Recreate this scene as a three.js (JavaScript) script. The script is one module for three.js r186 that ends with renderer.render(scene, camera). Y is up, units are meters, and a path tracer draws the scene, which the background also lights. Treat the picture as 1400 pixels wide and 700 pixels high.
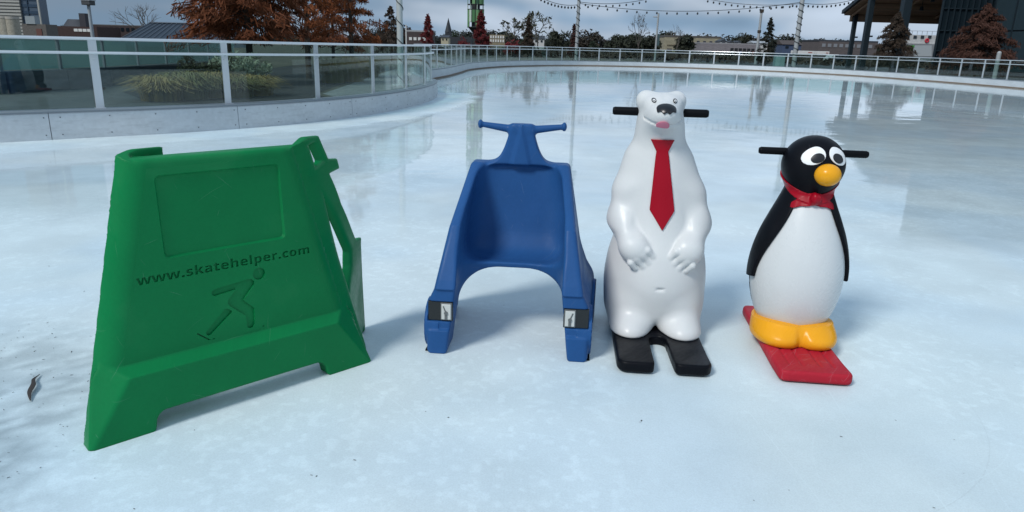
import * as THREE from 'three';
import { mergeGeometries } from 'three/addons/utils/BufferGeometryUtils.js';
import { RoundedBoxGeometry } from 'three/addons/geometries/RoundedBoxGeometry.js';
import { FontLoader } from 'three/addons/loaders/FontLoader.js';

// ------------------------------------------------------------------ camera, sky, sun, exposure
const scene = new THREE.Scene();
const D2R = Math.PI / 180;
const camera = new THREE.PerspectiveCamera(2 * Math.atan(350 / 980) / D2R, 2, 0.05, 4000);
camera.rotation.order = 'YXZ';
camera.position.set(0, 1.3, 0);
camera.rotation.set(-16.4 * D2R, 0, 1.6 * D2R);
scene.add(camera);

const renderer = new THREE.WebGLRenderer({ antialias: true });
renderer.toneMapping = THREE.LinearToneMapping;
renderer.toneMappingExposure = 1.7;
renderer.shadowMap.enabled = true;
renderer.setSize(1024, 512);

// small deterministic noise kit
function hash2(x, y, s = 0) { let h = Math.imul(x | 0, 374761393) ^ Math.imul(y | 0, 668265263) ^ Math.imul(s | 0, 2147483647); h = Math.imul(h ^ (h >>> 13), 1274126177); h ^= h >>> 16; return (h >>> 0) / 4294967296; }
function vnoise(x, y, s = 0, per = 0) {
  let ix = Math.floor(x), iy = Math.floor(y), fx = x - ix, fy = y - iy;
  fx = fx * fx * fx * (fx * (fx * 6 - 15) + 10); fy = fy * fy * fy * (fy * (fy * 6 - 15) + 10);
  const m = per ? (v) => ((v % per) + per) % per : (v) => v;
  const a = hash2(m(ix), m(iy), s), b = hash2(m(ix + 1), m(iy), s), c = hash2(m(ix), m(iy + 1), s), d = hash2(m(ix + 1), m(iy + 1), s);
  return a + (b - a) * fx + (c - a) * fy + (a - b - c + d) * fx * fy;
}
function fbm(x, y, o = 5, s = 0, per = 0) { let v = 0, a = 0.5, t = 0; for (let i = 0; i < o; i++) { v += a * vnoise(x, y, s + i * 17, per); t += a; a *= 0.5; x *= 2; y *= 2; per *= 2; } return v / t; }
function rng(seed) { let s = seed >>> 0; return () => { s = (s + 0x6d2b79f5) >>> 0; let t = Math.imul(s ^ (s >>> 15), 1 | s); t = (t + Math.imul(t ^ (t >>> 7), 61 | t)) ^ t; return ((t ^ (t >>> 14)) >>> 0) / 4294967296; }; }
const clamp = (v, a = 0, b = 1) => Math.min(b, Math.max(a, v));
const sstep = (a, b, x) => { const t = clamp((x - a) / (b - a)); return t * t * (3 - 2 * t); };
const mix = (a, b, t) => a + (b - a) * t;

{ // overcast winter sky: slate cloud bank to the left, thinner bluish cloud to the right, brighter overhead
  const W = 1024, H = 512, px = new Float32Array(W * H * 4);
  for (let j = 0; j < H; j++) {
    const el = ((j + 0.5) / H - 0.5) * Math.PI, y = Math.sin(el);
    for (let i = 0; i < W; i++) {
      const az = ((i + 0.5) / W - 0.5) * 2 * Math.PI, x = Math.cos(az) * Math.cos(el), z = Math.sin(az) * Math.cos(el);
      const k = 1 / (Math.max(y, 0) + 0.12), cx = x * k, cz = z * k;
      const c = fbm(cx * 1.1 + 7.3, cz * 1.1 + 2.1, 6, 3), c2 = fbm(cx * 0.45 + 1.7, cz * 0.45 + 9.2, 4, 41), st = fbm(Math.atan2(x, -z) * 9 + 3, el * 60 + 5, 4, 77);
      const up = Math.max(y, 0);
      const base = 0.30 + 0.13 * Math.pow(up, 0.75);
      const side = 1 - (1 - sstep(-0.62, -0.02, x / Math.hypot(x, z))) * (1 - sstep(0.1, 0.45, up));              // a heavy low bank left of the view
      let b = base * mix(0.36, 1.0, side) * (0.70 + 0.60 * sstep(0.3, 0.7, c * 0.65 + c2 * 0.35));
      b *= mix(1, 0.72 + 0.58 * st, 1 - sstep(0.05, 0.4, up));
      const hz = Math.exp(-up * 22);
      b = mix(b, 0.30 * mix(0.65, 1, side), hz * 0.45);
      const blue = clamp(0.36 + 0.6 * (1 - sstep(0.35, 0.6, c * 0.6 + st * 0.4)) + 0.45 * (1 - side));
      b *= 0.98; let r = b * mix(0.96, 0.56, blue), g = b * mix(1.03, 0.87, blue), bl = b * mix(1.14, 1.24, blue);
      if (y < 0) { const d = 0.35; r *= d; g *= d; bl *= d; }
      const o = (j * W + i) * 4; px[o] = r; px[o + 1] = g; px[o + 2] = bl; px[o + 3] = 1;
    }
  }
  const sky = new THREE.DataTexture(px, W, H, THREE.RGBAFormat, THREE.FloatType);
  sky.mapping = THREE.EquirectangularReflectionMapping; sky.magFilter = THREE.LinearFilter; sky.minFilter = THREE.LinearFilter; sky.wrapS = THREE.RepeatWrapping; sky.needsUpdate = true;
  scene.background = sky; scene.environment = sky;
}
const sun = new THREE.DirectionalLight(new THREE.Color(1, 0.975, 0.94), 1.5);
sun.position.set(-15, 22, 12); sun.target.position.set(0, 0, -4); scene.add(sun, sun.target);
sun.castShadow = true; sun.shadow.radius = 28; sun.shadow.mapSize.set(2048, 2048);
Object.assign(sun.shadow.camera, { left: -40, right: 40, top: 40, bottom: -40, near: 1, far: 120 });

// ------------------------------------------------------------------ naming and building helpers
const taken = new Map();
function numbered(n) { const k = taken.get(n) || 0; taken.set(n, k + 1); return k ? `${n}_${String(k).padStart(3, '0')}` : n; }
function shade(o) { o.castShadow = true; o.receiveShadow = true; return o; }
function part(name, geo, mat, parent) { const m = shade(new THREE.Mesh(Array.isArray(geo) ? merge(geo) : geo, mat)); m.name = name; parent.add(m); return m; }
function thing(name, label, category, pos = [0, 0, 0], turn = 0, group) { const o = new THREE.Group(); o.name = numbered(name); o.position.set(...pos); o.rotation.y = turn; o.userData = { label, category }; if (group) o.userData.group = group; scene.add(o); return o; }
function solo(name, geo, mat, label, category, group) { const m = shade(new THREE.Mesh(Array.isArray(geo) ? merge(geo) : geo, mat)); m.name = numbered(name); m.userData = { label, category }; if (group) m.userData.group = group; scene.add(m); return m; }
function struct(name, geo, mat) { const m = shade(new THREE.Mesh(geo, mat)); m.name = numbered(name); m.userData = { kind: 'structure' }; scene.add(m); return m; }
function merge(list) { const need = list.some((g) => g.attributes.color); return mergeGeometries(list.map((g) => { g = g.index ? g.toNonIndexed() : g; for (const k of Object.keys(g.attributes)) if (!['position', 'normal', 'uv'].includes(k) && !(need && k === 'color')) g.deleteAttribute(k); return g; })); }
function box(w, h, d, x = 0, y = 0, z = 0, r = 0) { const g = r ? new RoundedBoxGeometry(w, h, d, 2, r) : new THREE.BoxGeometry(w, h, d); g.translate(x, y, z); return g; }
function rod(a, b, r0, r1 = r0, seg = 10) { const A = new THREE.Vector3(...a), B = new THREE.Vector3(...b), d = B.clone().sub(A), g = new THREE.CylinderGeometry(r1, r0, d.length(), seg); g.applyQuaternion(new THREE.Quaternion().setFromUnitVectors(new THREE.Vector3(0, 1, 0), d.normalize())); g.translate((A.x + B.x) / 2, (A.y + B.y) / 2, (A.z + B.z) / 2); return g; }
const lin = (r, g, b) => new THREE.Color().setRGB(r, g, b);
const std = (c, o = {}) => new THREE.MeshStandardMaterial({ color: c, roughness: 0.7, metalness: 0, ...o });
const phy = (c, o = {}) => new THREE.MeshPhysicalMaterial({ color: c, roughness: 0.5, metalness: 0, ...o });
function dataTex(N, fn, { srgb = false, rep = 1, M = N } = {}) {
  const d = new Uint8Array(N * M * 4);
  for (let j = 0; j < M; j++) for (let i = 0; i < N; i++) { const v = fn(i / N, j / M, i, j), o = (j * N + i) * 4; if (typeof v === 'number') { d[o] = d[o + 1] = d[o + 2] = clamp(v) * 255; } else { d[o] = clamp(v[0]) * 255; d[o + 1] = clamp(v[1]) * 255; d[o + 2] = clamp(v[2]) * 255; } d[o + 3] = 255; }
  const t = new THREE.DataTexture(d, N, M); t.wrapS = t.wrapT = THREE.RepeatWrapping; t.magFilter = THREE.LinearFilter; t.minFilter = THREE.LinearMipmapLinearFilter; t.generateMipmaps = true; if (srgb) t.colorSpace = THREE.SRGBColorSpace; t.repeat.set(rep, rep); t.needsUpdate = true; return t;
}
// survey helper for the background: the point on a bearing (degrees given as sheet units) at depth `dep`
const camM = new THREE.Matrix4().makeRotationFromEuler(new THREE.Euler(-16.4 * D2R, 0, 1.6 * D2R, "YXZ"));
function at(px, py, dep) { const d = new THREE.Vector3((px - 700) / 980, (350 - py) / 980, -1).transformDirection(camM), t = -dep / d.z; return new THREE.Vector3(d.x * t, 1.3 + d.y * t, -dep); }
const GY = 0.12;                                                          // level of the ground outside the rink

// ------------------------------------------------------------------ distance fields and a surface-net mesher
function net(f, mn, mx, h) {
  const n = [0, 1, 2].map((i) => Math.ceil((mx[i] - mn[i]) / h) + 1), [nx, ny, nz] = n, V = new Float32Array(nx * ny * nz), B = 8;
  for (let K = 0; K < nz; K += B) for (let J = 0; J < ny; J += B) for (let I = 0; I < nx; I += B) {
    const c = f(mn[0] + (I + 3.5) * h, mn[1] + (J + 3.5) * h, mn[2] + (K + 3.5) * h), skip = Math.abs(c) > B * h * 0.87 * 1.5;
    for (let k = K; k < Math.min(K + B, nz); k++) for (let j = J; j < Math.min(J + B, ny); j++) for (let i = I; i < Math.min(I + B, nx); i++) V[i + nx * (j + ny * k)] = skip ? c : f(mn[0] + i * h, mn[1] + j * h, mn[2] + k * h);
  }
  const id = new Int32Array(nx * ny * nz).fill(-1), P = [], F = [], sx = 1, sy = nx, sz = nx * ny;
  const C = [0, sx, sy, sx + sy, sz, sz + sx, sz + sy, sz + sx + sy], E = [[0, 1], [0, 2], [0, 4], [1, 3], [1, 5], [2, 3], [2, 6], [3, 7], [4, 5], [4, 6], [5, 7], [6, 7]];
  for (let k = 0; k < nz - 1; k++) for (let j = 0; j < ny - 1; j++) for (let i = 0; i < nx - 1; i++) {
    const o = i + nx * (j + ny * k); let m = 0; for (let c = 0; c < 8; c++) if (V[o + C[c]] < 0) m |= 1 << c;
    if (!m || m === 255) continue;
    let x = 0, y = 0, z = 0, t = 0;
    for (const [a, b] of E) { if (!((m >> a) & 1) === !((m >> b) & 1)) continue; const va = V[o + C[a]], vb = V[o + C[b]], u = va / (va - vb); x += (a & 1) + ((b & 1) - (a & 1)) * u; y += ((a >> 1) & 1) + (((b >> 1) & 1) - ((a >> 1) & 1)) * u; z += (a >> 2) + ((b >> 2) - (a >> 2)) * u; t++; }
    id[o] = P.length / 3; P.push(mn[0] + (i + x / t) * h, mn[1] + (j + y / t) * h, mn[2] + (k + z / t) * h);
    const q = (a, b, c, d, fl) => { if (a < 0 || b < 0 || c < 0 || d < 0) return; if (fl) F.push(a, b, c, a, c, d); else F.push(a, c, b, a, d, c); };
    const s0 = V[o] < 0;
    if (j && k && s0 !== V[o + sx] < 0) q(id[o], id[o - sy], id[o - sy - sz], id[o - sz], s0);
    if (i && k && s0 !== V[o + sy] < 0) q(id[o], id[o - sz], id[o - sz - sx], id[o - sx], s0);
    if (i && j && s0 !== V[o + sz] < 0) q(id[o], id[o - sx], id[o - sx - sy], id[o - sy], s0);
  }
  const pos = new Float32Array(P), nor = new Float32Array(P.length), uv = new Float32Array(P.length / 3 * 2), e = h * 0.45;
  for (let v = 0; v < pos.length; v += 3) {
    for (let it = 0; it < 2; it++) {
      const x = pos[v], y = pos[v + 1], z = pos[v + 2];
      let gx = f(x + e, y, z) - f(x - e, y, z), gy = f(x, y + e, z) - f(x, y - e, z), gz = f(x, y, z + e) - f(x, y, z - e); const l = Math.hypot(gx, gy, gz) || 1, s = l / (2 * e); gx /= l; gy /= l; gz /= l;
      if (it === 0) { const d = clamp(f(x, y, z) / Math.max(s, 0.3), -h * 0.5, h * 0.5); pos[v] -= gx * d; pos[v + 1] -= gy * d; pos[v + 2] -= gz * d; }
      nor[v] = gx; nor[v + 1] = gy; nor[v + 2] = gz;
    }
    uv[v / 3 * 2] = pos[v] + 0.63 * pos[v + 2]; uv[v / 3 * 2 + 1] = pos[v + 1] + 0.47 * pos[v + 2];
  }
  const g = new THREE.BufferGeometry(); g.setAttribute('position', new THREE.BufferAttribute(pos, 3)); g.setAttribute('normal', new THREE.BufferAttribute(nor, 3)); g.setAttribute('uv', new THREE.BufferAttribute(uv, 2)); g.setIndex(F); return g;
}
const smin = (a, b, k) => { const h = Math.max(k - Math.abs(a - b), 0) / k; return Math.min(a, b) - h * h * k * 0.25; };
const smax = (a, b, k) => -smin(-a, -b, k);
const ell = (x, y, z, a, b, c) => { const k0 = Math.hypot(x / a, y / b, z / c), k1 = Math.hypot(x / (a * a), y / (b * b), z / (c * c)); return k1 < 1e-9 ? -Math.min(a, b, c) : k0 * (k0 - 1) / k1; };
const rbox = (x, y, z, a, b, c, r) => { const X = Math.abs(x) - a + r, Y = Math.abs(y) - b + r, Z = Math.abs(z) - c + r; return Math.hypot(Math.max(X, 0), Math.max(Y, 0), Math.max(Z, 0)) + Math.min(Math.max(X, Y, Z), 0) - r; };
function cap(x, y, z, a, b, r0, r1 = r0) { const bx = b[0] - a[0], by = b[1] - a[1], bz = b[2] - a[2], px = x - a[0], py = y - a[1], pz = z - a[2], t = clamp((px * bx + py * by + pz * bz) / (bx * bx + by * by + bz * bz)); return Math.hypot(px - bx * t, py - by * t, pz - bz * t) - mix(r0, r1, t); }
function poly2(x, y, v) { // signed distance to a polygon
  let d = 1e9, s = 1; for (let i = 0, j = v.length - 1; i < v.length; j = i, i++) { const ex = v[j][0] - v[i][0], ey = v[j][1] - v[i][1], wx = x - v[i][0], wy = y - v[i][1], t = clamp((wx * ex + wy * ey) / (ex * ex + ey * ey)); d = Math.min(d, (wx - ex * t) ** 2 + (wy - ey * t) ** 2); const c1 = y >= v[i][1], c2 = y < v[j][1], c3 = ex * wy > ey * wx; if ((c1 && c2 && c3) || (!c1 && !c2 && !c3)) s = -s; } return s * Math.sqrt(d);
}
function prof(tab) { return (y) => { if (y <= tab[0][0]) return tab[0][1]; for (let i = 1; i < tab.length; i++) if (y <= tab[i][0]) { const a = tab[Math.max(i - 2, 0)], b = tab[i - 1], c = tab[i], d = tab[Math.min(i + 1, tab.length - 1)], t = (y - b[0]) / (c[0] - b[0]), m0 = (c[1] - a[1]) / Math.max(c[0] - a[0], 1e-6) * (c[0] - b[0]), m1 = (d[1] - b[1]) / Math.max(d[0] - b[0], 1e-6) * (c[0] - b[0]), t2 = t * t, t3 = t2 * t; return (2 * t3 - 3 * t2 + 1) * b[1] + (t3 - 2 * t2 + t) * m0 + (-2 * t3 + 3 * t2) * c[1] + (t3 - t2) * m1; } return tab[tab.length - 1][1]; }; }

// ------------------------------------------------------------------ plastic surfaces
const grainTex = dataTex(512, (u, v) => { const g = fbm(u * 90, v * 90, 3, 5, 90), c = fbm(u * 8, v * 8, 4, 9, 8); return 0.5 * g + 0.5 * c; }, { rep: 2 });
const roughTex = (lo, hi, seed) => dataTex(512, (u, v) => { const c = fbm(u * 6, v * 6, 5, seed, 6), f = fbm(u * 64, v * 64, 2, seed + 3, 64); let s = mix(lo, hi, sstep(0.3, 0.7, c)) + (f - 0.5) * 0.12; return [0, s, 0]; }, { rep: 1.7 });
function scuffTex(base, seed, amt, scr, gr = 1) { // moulded plastic colour with faint blotches, dust and pale scratches
  const N = 1024, col = (k) => clamp(k) ** (1 / 2.2), R = rng(seed), d = new Float32Array(N * N);
  for (let s = 0; s < scr; s++) { let x = R() * N, y = R() * N, a = R() * 6.28, L = 15 + R() * R() * 130, w = 0.25 + 0.6 * R(); for (let t = 0; t < L; t++) { x += Math.cos(a); y += Math.sin(a); a += (R() - 0.5) * 0.05; const i = ((x | 0) % N + N) % N, j = ((y | 0) % N + N) % N; d[j * N + i] = Math.max(d[j * N + i], w * Math.sin(Math.PI * t / L)); } }
  return dataTex(N, (u, v, i, j) => { const n = fbm(u * 5, v * 5, 5, seed, 5) - 0.5, f = fbm(u * 120, v * 120, 2, seed + 5, 120) - 0.5, s = d[j * N + i] * amt, k = 1 + n * 0.2 * gr + f * 0.08 * gr; return [0, 1, 2].map((c) => col(mix(base[c] * k, 0.55, s * 0.55) + Math.max(n - 0.12, 0) * amt * 0.05)); }, { srgb: true, rep: 1.1 });
}
const plastic = (base, seed, o = {}) => phy(0xffffff, { map: scuffTex(base, seed, o.amt ?? 0.5, o.scr ?? 60, o.gr ?? 1), roughnessMap: roughTex(o.lo ?? 0.38, o.hi ?? 0.55, seed + 11), roughness: 1, bumpMap: grainTex, bumpScale: o.bump ?? 0.00012, specularIntensity: o.spec ?? 0.7 });
const M = {
  green: plastic([0.001, 0.185, 0.050], 21, { lo: 0.34, hi: 0.48, spec: 0.3, scr: 50 }),
  blue: plastic([0.014, 0.078, 0.235], 22, { lo: 0.42, hi: 0.56, spec: 0.3, scr: 90 }),
  white: plastic([0.65, 0.66, 0.65], 23, { lo: 0.34, hi: 0.46, amt: 0.1, scr: 20, gr: 0.2, bump: 0.00005 }),
  belly: plastic([0.63, 0.65, 0.65], 29, { lo: 0.2, hi: 0.34, amt: 0.1, scr: 30, gr: 0.2, bump: 0.00005 }),
  black: plastic([0.0015, 0.002, 0.004], 24, { lo: 0.36, hi: 0.5, spec: 0.22, amt: 0.12, scr: 40 }),
  yellow: plastic([0.80, 0.36, 0.010], 25, { lo: 0.22, hi: 0.36, amt: 0.2, scr: 20, spec: 0.4, gr: 0.5 }),
  redski: plastic([0.42, 0.012, 0.028], 26, { lo: 0.42, hi: 0.62, amt: 1.0, scr: 700, bump: 0.0005, spec: 0.3 }),
  red: phy(lin(0.32, 0.003, 0.014), { roughness: 0.3, specularIntensity: 0.4 }),
  rubber: phy(lin(0.002, 0.0025, 0.004), { roughness: 0.5, specularIntensity: 0.25 }),
  eyeWhite: phy(lin(0.85, 0.85, 0.84), { roughness: 0.35 }), eyeBlack: phy(lin(0.008, 0.008, 0.01), { roughness: 0.3 }),
  pink: phy(lin(0.62, 0.2, 0.28), { roughness: 0.4 }),
  lampBlack: phy(lin(0.01, 0.012, 0.013), { roughness: 0.25 }), lampSilver: phy(lin(0.55, 0.56, 0.53), { roughness: 0.35 }), lampGrey: phy(lin(0.12, 0.13, 0.13), { roughness: 0.4 }),
};
// ------------------------------------------------------------------ the rink: outline, ice, ground
const rinkPts = [[-7.5, -7.7], [-6.23, -8.66], [-5.46, -9.34], [-4.82, -9.89], [-3.54, -11.46], [-2.72, -13.18], [-2.15, -15.6], [-1.98, -17.6], [-2.1, -19.4], [-2.6, -21.4], [-3.15, -24], [-3.1, -27], [-2.8, -30], [-2.6, -34], [-2.3, -39], [-0.2, -46.5], [4.6, -53], [11.5, -55.3], [17.6, -52.6], [21.3, -46.9], [22.9, -36.1], [22.3, -25], [20, -13], [16, -4], [10, 4], [2, 7], [-6, 5], [-11, 0], [-10.6, -4.2]];
const rink = new THREE.CatmullRomCurve3(rinkPts.map(([x, z]) => new THREE.Vector3(x, 0, z)), true, 'centripetal');
rink.arcLengthDivisions = 1200;
const rinkLen = rink.getLength();
const rinkAt = (s) => { const u = (((s / rinkLen) % 1) + 1) % 1, p = rink.getPointAt(u), t = rink.getTangentAt(u); return { p, t, n: new THREE.Vector3(-t.z, 0, t.x) }; };   // n points out of the rink
const outSign = (() => { const q = rinkAt(3), c = new THREE.Vector3(3, 0, -9); return q.n.dot(q.p.clone().sub(c)) > 0 ? 1 : -1; })();
function sweep(s0, s1, prof2, step = 0.25, ends = true) { // carry a closed (out, y) profile along the rink edge
  const n = Math.max(2, Math.ceil((s1 - s0) / step) + 1), m = prof2.length, P = [], U = [], I = []; let len = 0; const L = [0]; for (let k = 1; k <= m; k++) { len += Math.hypot(prof2[k % m][0] - prof2[k - 1][0], prof2[k % m][1] - prof2[k - 1][1]); L.push(len); }
  for (let k = 0; k < m; k++) for (let i = 0; i < n; i++) { const s = s0 + (s1 - s0) * i / (n - 1), q = rinkAt(s); for (const e of [0, 1]) { const [o, y] = prof2[(k + e) % m]; P.push(q.p.x + q.n.x * outSign * o, y, q.p.z + q.n.z * outSign * o); U.push(s, L[k + e]); } if (i) { const b = (k * n + i) * 2; I.push(b - 2, b, b - 1, b, b + 1, b - 1); } }
  if (ends) { const tri = THREE.ShapeUtils.triangulateShape(prof2.map((p) => new THREE.Vector2(...p)), []); for (const s of [s0, s1]) { const b = P.length / 3, q = rinkAt(s); for (const [o, y] of prof2) { P.push(q.p.x + q.n.x * outSign * o, y, q.p.z + q.n.z * outSign * o); U.push(o, y); } for (const t of tri) I.push(b + t[0], b + t[1], b + t[2]); } }
  const g = new THREE.BufferGeometry(); g.setAttribute('position', new THREE.Float32BufferAttribute(P, 3)); g.setAttribute('uv', new THREE.Float32BufferAttribute(U, 2)); g.setIndex(I); g.computeVertexNormals(); return g;
}
{ // ice
  const lines = new Float32Array(2048 * 2048); { const R = rng(777); for (let s = 0; s < 130; s++) { let x = R() * 2048, y = R() * 2048, a = R() * 6.28; const L = 80 + R() * 700, w = (R() < 0.7 ? 0.03 : -0.035) * (0.4 + R()), bend = (R() - 0.5) * 0.008; for (let t = 0; t < L; t++) { x += Math.cos(a); y += Math.sin(a); a += bend; lines[(((y | 0) % 2048 + 2048) % 2048) * 2048 + ((x | 0) % 2048 + 2048) % 2048] = w * Math.sin(Math.PI * t / L); } } }
  const detail = dataTex(2048, (u, v) => { // 6 m tile: clouded ice with fine frost grain, hairline scratches
    const a = fbm(u * 6, v * 6, 6, 101, 6), b = fbm(u * 24, v * 24, 4, 130, 24), g = hash2(Math.floor(u * 2048), Math.floor(v * 2048), 9), st = fbm(u * 10 + 2.5 * a, v * 60, 3, 150, 0);
    let k = 0.925 + 0.07 * (a - 0.5) + 0.07 * (b - 0.5) + 0.05 * (g - 0.5) + 0.035 * sstep(0.5, 0.8, fbm(u * 170, v * 170, 3, 145, 170)) * sstep(0.4, 0.65, a);
    const t = sstep(0.35, 0.65, fbm(u * 5, v * 5, 4, 160, 5)); const sc = lines[Math.floor(v * 2048) * 2048 + Math.floor(u * 2048)]; k += sc;
    return [k * mix(0.865, 0.90, t), k * mix(0.925, 0.945, t), k * 0.965];
  }, { srgb: true });
  const R = rng(404); // skate scratches and pits drawn into the bump
  const N = 2048, hgt = new Float32Array(N * N);
  for (let j = 0; j < N; j++) for (let i = 0; i < N; i++) { const u = i / N, v = j / N; hgt[j * N + i] = 0.52 + 0.55 * (fbm(u * 9, v * 13, 3, 210, 0) - 0.5) * Math.min(1, 20 * Math.min(u, 1 - u, v, 1 - v)) + 0.03 * (fbm(u * 60, v * 60, 3, 220, 60) - 0.5) + 0.004 * (hash2(i, j, 3) - 0.5); }
  for (let s = 0; s < 150; s++) { let x = R() * N, y = R() * N, a = R() * 6.28, L = 60 + R() * 500, w = 0.012 + 0.03 * R(), bend = (R() - 0.5) * 0.01; for (let t = 0; t < L; t++) { x += Math.cos(a); y += Math.sin(a); a += bend; const i = ((x | 0) % N + N) % N, j = ((y | 0) % N + N) % N; hgt[j * N + i] -= w * Math.sin(Math.PI * t / L); } }
  const bump = dataTex(2048, (u, v, i, j) => hgt[j * N + i]);
  const X0 = -14, X1 = 26, Z0 = -60, Z1 = 10;
  const wetAt = (x, z) => { // 1 where a film of melt water lies
    const n = fbm(x * 0.35 + 3, z * 0.22 + 11, 4, 301), n2 = fbm(x * 1.3, z * 0.9, 4, 311);
    let w = sstep(-4.0, -5.6, z + (n - 0.5) * 3.0 + (n2 - 0.5) * 0.9);
    if (x < 1 && z > -20 && z < -4) { let d = 9; for (let i = 0; i < 9; i++) { const [ax, az] = rinkPts[i], [bx, bz] = rinkPts[i + 1], ex = bx - ax, ez = bz - az, t = clamp(((x - ax) * ex + (z - az) * ez) / (ex * ex + ez * ez)); d = Math.min(d, Math.hypot(x - ax - ex * t, z - az - ez * t)); } w *= mix(0.06, 1, sstep(0.8, 1.15, d + (n2 - 0.5) * 0.5)); }   // snowy strip along the near curb
    return w;
  };
  const rough = dataTex(2048, (u, v) => { const x = mix(X0, X1, u), z = mix(Z1, Z0, v), w = wetAt(x, z), n = fbm(x * 2.1, z * 2.1, 3, 330), d = fbm(x * 0.8, z * 0.5, 3, 340); const wetR = 0.012 + 0.035 * sstep(0.45, 0.75, d), dry = 0.30 + 0.22 * n; return [0, mix(dry, wetR, w), 0]; });
  rough.wrapS = rough.wrapT = THREE.ClampToEdgeWrapping;
  detail.repeat.set((X1 - X0) / 6, (Z1 - Z0) / 6); bump.repeat.set((X1 - X0) / 6, (Z1 - Z0) / 6);
  const xs = [], zs = []; for (let x = X0; x < X1;) { xs.push(x); x += Math.abs(x) < 3.2 ? 0.05 : Math.abs(x) < 8 ? 0.14 : 0.4; } xs.push(X1);
  for (let z = Z1; z > Z0;) { zs.push(z); z -= z < -0.8 && z > -4.5 ? 0.05 : z < -4 && z > -12 ? 0.14 : 0.4; } zs.push(Z0);
  const P = [], U = [], C = [], I = [], nx = xs.length;
  const dirt = (x, z) => { // grey-brown grit tracked in at the lower left
    const d = Math.hypot((x + 2.0) / 0.85, (z + 2.05) / 1.3), p = sstep(1.15, 0.2, d), g = fbm(x * 17 + z * 6, z * 30 - x * 9, 3, 401), h = fbm(x * 3, z * 3, 3, 411);
    return 0.62 * p * sstep(0.42, 0.64, g * 0.65 + h * 0.35) + 0.5 * p * h;
  };
  for (let j = 0; j < zs.length; j++) for (let i = 0; i < nx; i++) {
    const x = xs[i], z = zs[j]; P.push(x, 0, z); U.push((x - X0) / (X1 - X0), (Z1 - z) / (Z1 - Z0));
    const a = fbm(x * 0.55 + 20, z * 0.4 + 4, 5, 420), b = fbm(x * 2.6, z * 2.6, 4, 430), c = sstep(0.35, 0.7, fbm(x * 0.3 + 9, z * 0.3, 3, 440)), k = 0.955 + 0.045 * (a - 0.5) + 0.03 * (b - 0.5), dd = dirt(x, z);
    const grey = sstep(0.55, 0.78, fbm(x * 1.1 + 40, z * 2.0, 5, 450)) * 0.16;
    C.push(mix(k * mix(0.94, 0.98, c), 0.34, dd * 0.8 + grey * 0.5), mix(k * mix(0.985, 0.995, c), 0.37, dd * 0.8 + grey * 0.4), mix(k * 0.965, 0.37, dd * 0.8 + grey * 0.35));
    if (i && j) { const b0 = j * nx + i; I.push(b0 - nx - 1, b0 - nx, b0, b0 - nx - 1, b0, b0 - 1); }
  }
  const g = new THREE.BufferGeometry(); g.setAttribute('position', new THREE.Float32BufferAttribute(P, 3)); g.setAttribute('uv', new THREE.Float32BufferAttribute(U, 2)); g.setAttribute('color', new THREE.Float32BufferAttribute(C, 3)); g.setIndex(I); g.computeVertexNormals();
  struct('ice', g, phy(0xffffff, { vertexColors: true, map: detail, roughnessMap: rough, roughness: 1, bumpMap: bump, bumpScale: 0.004, ior: 1.33 }));
}
const noiseMap = (a, b, seed, f = 8, fine = 60) => dataTex(512, (u, v) => { const n = fbm(u * f, v * f, 5, seed, f), g = fbm(u * fine, v * fine, 3, seed + 9, fine), t = clamp(0.5 + (n - 0.5) * 1.3 + (g - 0.5) * 0.7); return [0, 1, 2].map((i) => mix(a[i], b[i], t) ** (1 / 2.2)); }, { srgb: true });
function flatShape(pts, y, holes = []) { const s = new THREE.Shape(pts.map(([x, z]) => new THREE.Vector2(x, -z))); for (const h of holes) s.holes.push(new THREE.Path(h.map(([x, z]) => new THREE.Vector2(x, -z)))); const g = new THREE.ShapeGeometry(s).rotateX(-Math.PI / 2); g.translate(0, y, 0); return g; }
{ // ground outside: one sheet with the rink left open
  const hole = []; for (let s = 0; s < rinkLen; s += 0.5) { const q = rinkAt(s); hole.push([q.p.x + q.n.x * outSign * 0.1, q.p.z + q.n.z * outSign * 0.1]); }
  const circ = Array.from({ length: 64 }, (_, i) => [1800 * Math.cos(i / 64 * 6.2832), 1800 * Math.sin(i / 64 * 6.2832)]);
  const gm = noiseMap([0.045, 0.043, 0.03], [0.10, 0.085, 0.055], 510); gm.repeat.set(0.15, 0.15);
  struct('ground', flatShape(circ, GY, [hole]), std(0xffffff, { map: gm, roughness: 0.95 }));
}

// ------------------------------------------------------------------ rink barrier: kickboards, cap, posts, rails, glass
const frost = dataTex(1024, (u, v) => { const a = fbm(u * 6, v * 20, 5, 601, 0), b = fbm(u * 60, v * 60, 3, 611), s = fbm(u * 14, v * 90, 3, 615); const k = 0.78 + 0.06 * (a - 0.5) + 0.05 * (b - 0.5) - 0.03 * sstep(0.62, 0.8, s); return [k * 0.98, k * 1.01, k * 1.03]; }, { srgb: true, rep: 0.4 });
Object.assign(M, {
  board: phy(0xffffff, { map: frost, roughness: 0.6 }),
  capRail: std(lin(0.22, 0.25, 0.28), { roughness: 0.45, metalness: 0.3 }),
  strip: std(lin(0.16, 0.12, 0.085), { roughness: 0.8 }),
  alu: phy(lin(0.62, 0.65, 0.67), { roughness: 0.34, metalness: 0.55 }),
  screw: std(lin(0.12, 0.13, 0.14), { roughness: 0.4, metalness: 0.8 }),
  glass: phy(lin(0.70, 0.82, 0.80), { roughness: 0.01, transmission: 1, thickness: 0, ior: 1.5 }),
});
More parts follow.
